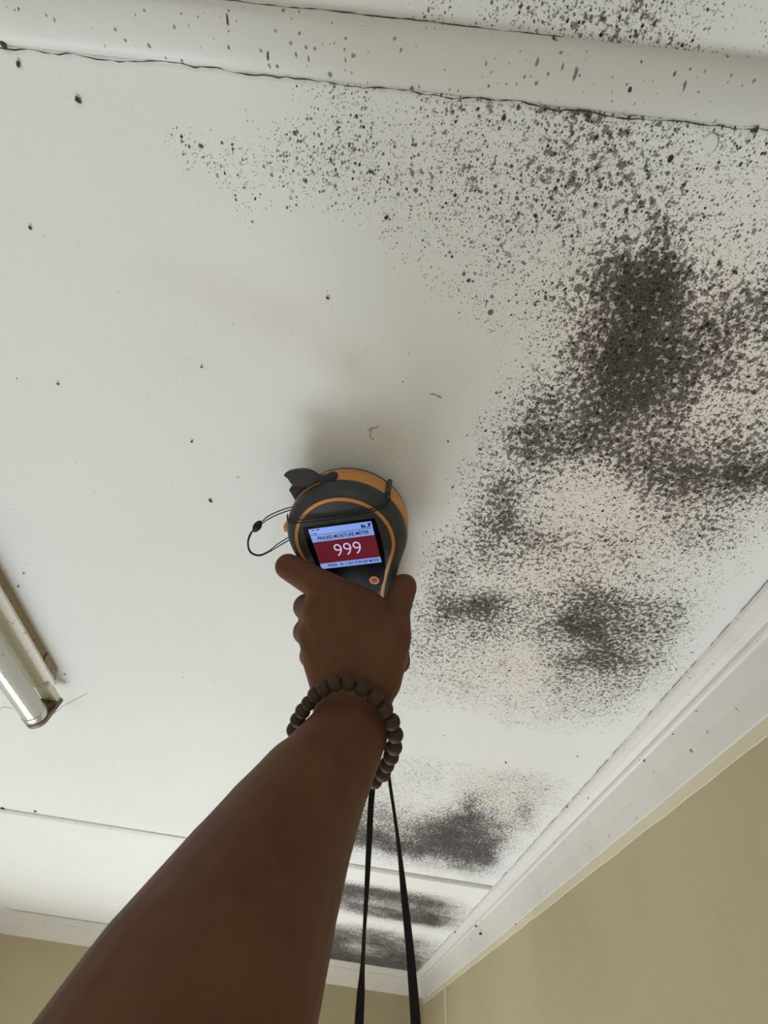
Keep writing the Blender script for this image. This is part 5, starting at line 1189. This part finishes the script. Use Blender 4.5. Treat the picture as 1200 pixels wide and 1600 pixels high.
bm = bmesh.new()
HAND = {
    'index': [(528, 930, .313, 13.5), (450, 885, .328, 10.4), (455, 889, .352, 9.2), (463, 896, .372, 8.0)],
    'middle': [(500, 957, .316, 13.5), (478, 948, .334, 10.6), (487, 942, .358, 9), (530, 938, .378, 7.8)],
    'ring': [(494, 992, .314, 13.2), (477, 987, .331, 10.2), (488, 977, .355, 8.5), (534, 970, .376, 7.3)],
    'little': [(498, 1024, .308, 13), (487, 1024, .318, 9.8), (496, 1010, .342, 7.9), (536, 1000, .364, 6.8)],
    'thumb': [(588, 1060, .288, 18), (612, 995, .304, 14.8), (619, 955, .320, 11.0), (630, 918, .330, 11.0), (634, 913, .354, 9.0)],
    'fold': [(621, 1010, .312, 8.5), (623, 1034, .310, 9)],
    'thumb_ball': [(575, 1085, .288, 18), (606, 1020, .300, 15.5)],
    'web': [(528, 930, .313, 13.5), (578, 945, .318, 11.0), (609, 985, .306, 14)],
    'web_fill': [(545, 965, .312, 16), (585, 985, .308, 15), (590, 1020, .302, 17)],
    'bone_a': [(528, 930, .313, 14), (560, 1075, .290, 19)],
    'bone_b': [(500, 957, .316, 14), (545, 1080, .290, 19)],
    'bone_c': [(494, 992, .314, 14), (532, 1080, .290, 18)],
    'bone_d': [(498, 1024, .308, 13), (530, 1085, .288, 18)],
    'heel': [(560, 985, .310, 18), (575, 1050, .294, 19), (566, 1095, .282, 19)],
    'wrist_l': [(532, 1085, .288, 18), (538, 1140, .266, 21.5), (470, 1245, .233, 29)],
    'wrist_r': [(570, 1085, .287, 18), (555, 1142, .266, 21.5), (490, 1245, .233, 29)],
    'forearm': [(480, 1245, .233, 32.5), (440, 1315, .210, 36), (393, 1405, .183, 39), (297, 1600, .141, 43), (120, 1990, .100, 45), (20, 2300, .080, 43)],
}
for k, p in HAND.items():
    chain(bm, p)
elbow = at(20, 2300, .080)
cone(bm, elbow, .043, elbow + Vector((-0.05, -0.06, -0.12)), .048)
cone(bm, elbow + Vector((-0.05, -0.06, -0.12)), .048, elbow + Vector((-0.06, -0.13, -0.24)), .056)
raw = link('person', bm, M['skin'])
md = raw.modifiers.new('union', 'REMESH')
md.mode = 'VOXEL'
md.voxel_size = 0.0012
sm = raw.modifiers.new('relax', 'SMOOTH')
sm.factor, sm.iterations = 0.6, 22
bpy.context.view_layer.update()
me = bpy.data.meshes.new_from_object(raw.evaluated_get(bpy.context.evaluated_depsgraph_get()))
old = raw.data
raw.modifiers.clear()
raw.data = me
bpy.data.meshes.remove(old)
for p in me.polygons:
    p.use_smooth = True
if not me.materials:
    me.materials.append(M['skin'])
person = tag(raw, 'bare brown left arm of a person reaching up, hand gripping the moisture meter', 'person')

# ------------------------------------------------------------------ beaded bracelet round the wrist
beads_px = [(461, 1140, .272), (465.5, 1125, .270), (473, 1111, .267), (482, 1099, .265), (492, 1086, .263), (506, 1075.5, .261), (524, 1067.5, .259), (545, 1066.5, .258), (566, 1075, .257), (586, 1090, .256),
            (601.5, 1108, .256), (612.5, 1128, .257), (617.5, 1148, .259), (616, 1167, .262), (611, 1182, .265), (604.5, 1195, .268), (598, 1207, .271)]
br_pts = [at(*p) for p in beads_px]
tail = [at(*p) for p in ((585, 1218, .276), (567, 1224, .281), (547, 1226, .284), (526, 1222, .285), (506, 1212, .284), (489, 1197, .281), (474, 1179, .278), (464, 1160, .275))]
ring_pts = br_pts + tail
bcen = sum(ring_pts, Vector()) / len(ring_pts)
bracelet = tag(empty('bracelet', bcen), 'dark brown wooden bead bracelet loose round the wrist', 'bracelet')
bm = bmesh.new()
t = bmesh.new()
bmesh.ops.create_uvsphere(t, u_segments=20, v_segments=14, radius=1.0)
for v in t.verts:
    rr = math.hypot(v.co.x, v.co.y)
    if abs(v.co.z) > 0.86:
        v.co.z = math.copysign(0.86 - (0.05 if rr < 0.2 else 0), v.co.z)
merge(bm, t)
bead0 = None
for i, p in enumerate(ring_pts):
    nx, pv = ring_pts[(i + 1) % len(ring_pts)], ring_pts[i - 1]
    axis = (nx - pv).normalized()
    gap = ((nx - p).length + (pv - p).length) / 2
    if bead0 is None:
        o = bead0 = link('bead', bm, M['wood'], bracelet, True)
    else:
        o = bead0.copy()
        C.objects.link(o)
        o.parent = bracelet
    o.location = p - bcen
    o.rotation_mode = 'QUATERNION'
    o.rotation_quaternion = axis.to_track_quat('Z', 'Y')
    big = min(0.0056, max(0.0044, gap * 0.62))
    if 5 <= i <= 13:
        big = 0.0052
    o.scale = (big, big, min(big, gap * 0.56))
bm = bmesh.new()
loop = [p - bcen for p in ring_pts] + [ring_pts[0] - bcen]
add_tube(bm, smooth_path(loop, 4), 0.0006, 6, False)
link('elastic', bm, M['cord'], bracelet)

# ------------------------------------------------------------------ black neck strap hanging from the meter's handle
def ribbon(bm, pts, thick=0.0012):
    """flat webbing: (px, py, depth, half width in metres, twist angle)"""
    P = [at(p[0], p[1], p[2]) for p in pts]
    prm = [(p[3], p[4]) for p in pts]
    fine, par = [], []
    path = smooth_path(P, 8)
    for i in range(len(path)):
        k, f = min(i // 8, len(prm) - 2), (i - 8 * min(i // 8, len(prm) - 2)) / 8
        fine.append(path[i])
        par.append([prm[k][q] * (1 - f) + prm[k + 1][q] * f for q in (0, 1)])
    rows = []
    for i, (p, (hw, tw)) in enumerate(zip(fine, par)):
        d = (fine[min(i + 1, len(fine) - 1)] - fine[max(i - 1, 0)]).normalized()
        side = d.cross(AX[2]).normalized()
        back = side.cross(d).normalized()
        s = side * math.cos(R(tw)) + back * math.sin(R(tw))
        b = d.cross(s).normalized()
        rows.append([bm.verts.new(p + s * hw + b * thick / 2), bm.verts.new(p - s * hw + b * thick / 2), bm.verts.new(p - s * hw - b * thick / 2), bm.verts.new(p + s * hw - b * thick / 2)])
    for a, b in zip(rows, rows[1:]):
        for k in range(4):
            bm.faces.new((a[k], a[(k + 1) % 4], b[(k + 1) % 4], b[k]))
    bm.faces.new(rows[0][::-1])
    bm.faces.new(rows[-1])
    bmesh.ops.recalc_face_normals(bm, faces=bm.faces[:])


strap = tag(empty('strap', at(607, 1212, .30)), 'black flat neck strap hanging in two strands below the wrist', 'strap')
sinv = Matrix.Translation(-at(607, 1212, .30))
A_ = [(597, 1060, .352, .0012, 20), (592, 1150, .325, .0014, 20), (581, 1240, .297, .0021, 10), (577, 1310, .276, .0019, 20), (573, 1390, .254, .0014, 35), (569.5, 1450, .239, .0010, 60),
      (567, 1500, .227, .0011, 55), (564, 1550, .215, .0020, 25), (561, 1600, .204, .0022, 10), (556, 1720, .18, .0024, 0), (575, 1900, .155, .0024, 0), (615, 2000, .146, .0024, 0)]
B_ = [(600, 1060, .352, .0012, 20), (601, 1150, .325, .0012, 30), (608, 1215, .305, .0011, 40), (616, 1270, .288, .0010, 50), (624, 1330, .271, .0012, 45), (631, 1395, .252, .0020, 20), (639, 1470, .232, .0022, 15),
      (645.5, 1545, .214, .0024, 10), (649.5, 1600, .202, .0025, 5), (655, 1720, .18, .0025, 0), (645, 1900, .155, .0025, 0), (615, 2000, .146, .0024, 0)]
for P_ in (A_, B_):
    bm = bmesh.new()
    ribbon(bm, P_)
    bmesh.ops.transform(bm, matrix=sinv, verts=bm.verts[:])
    link('strand', bm, M['strap'], strap)
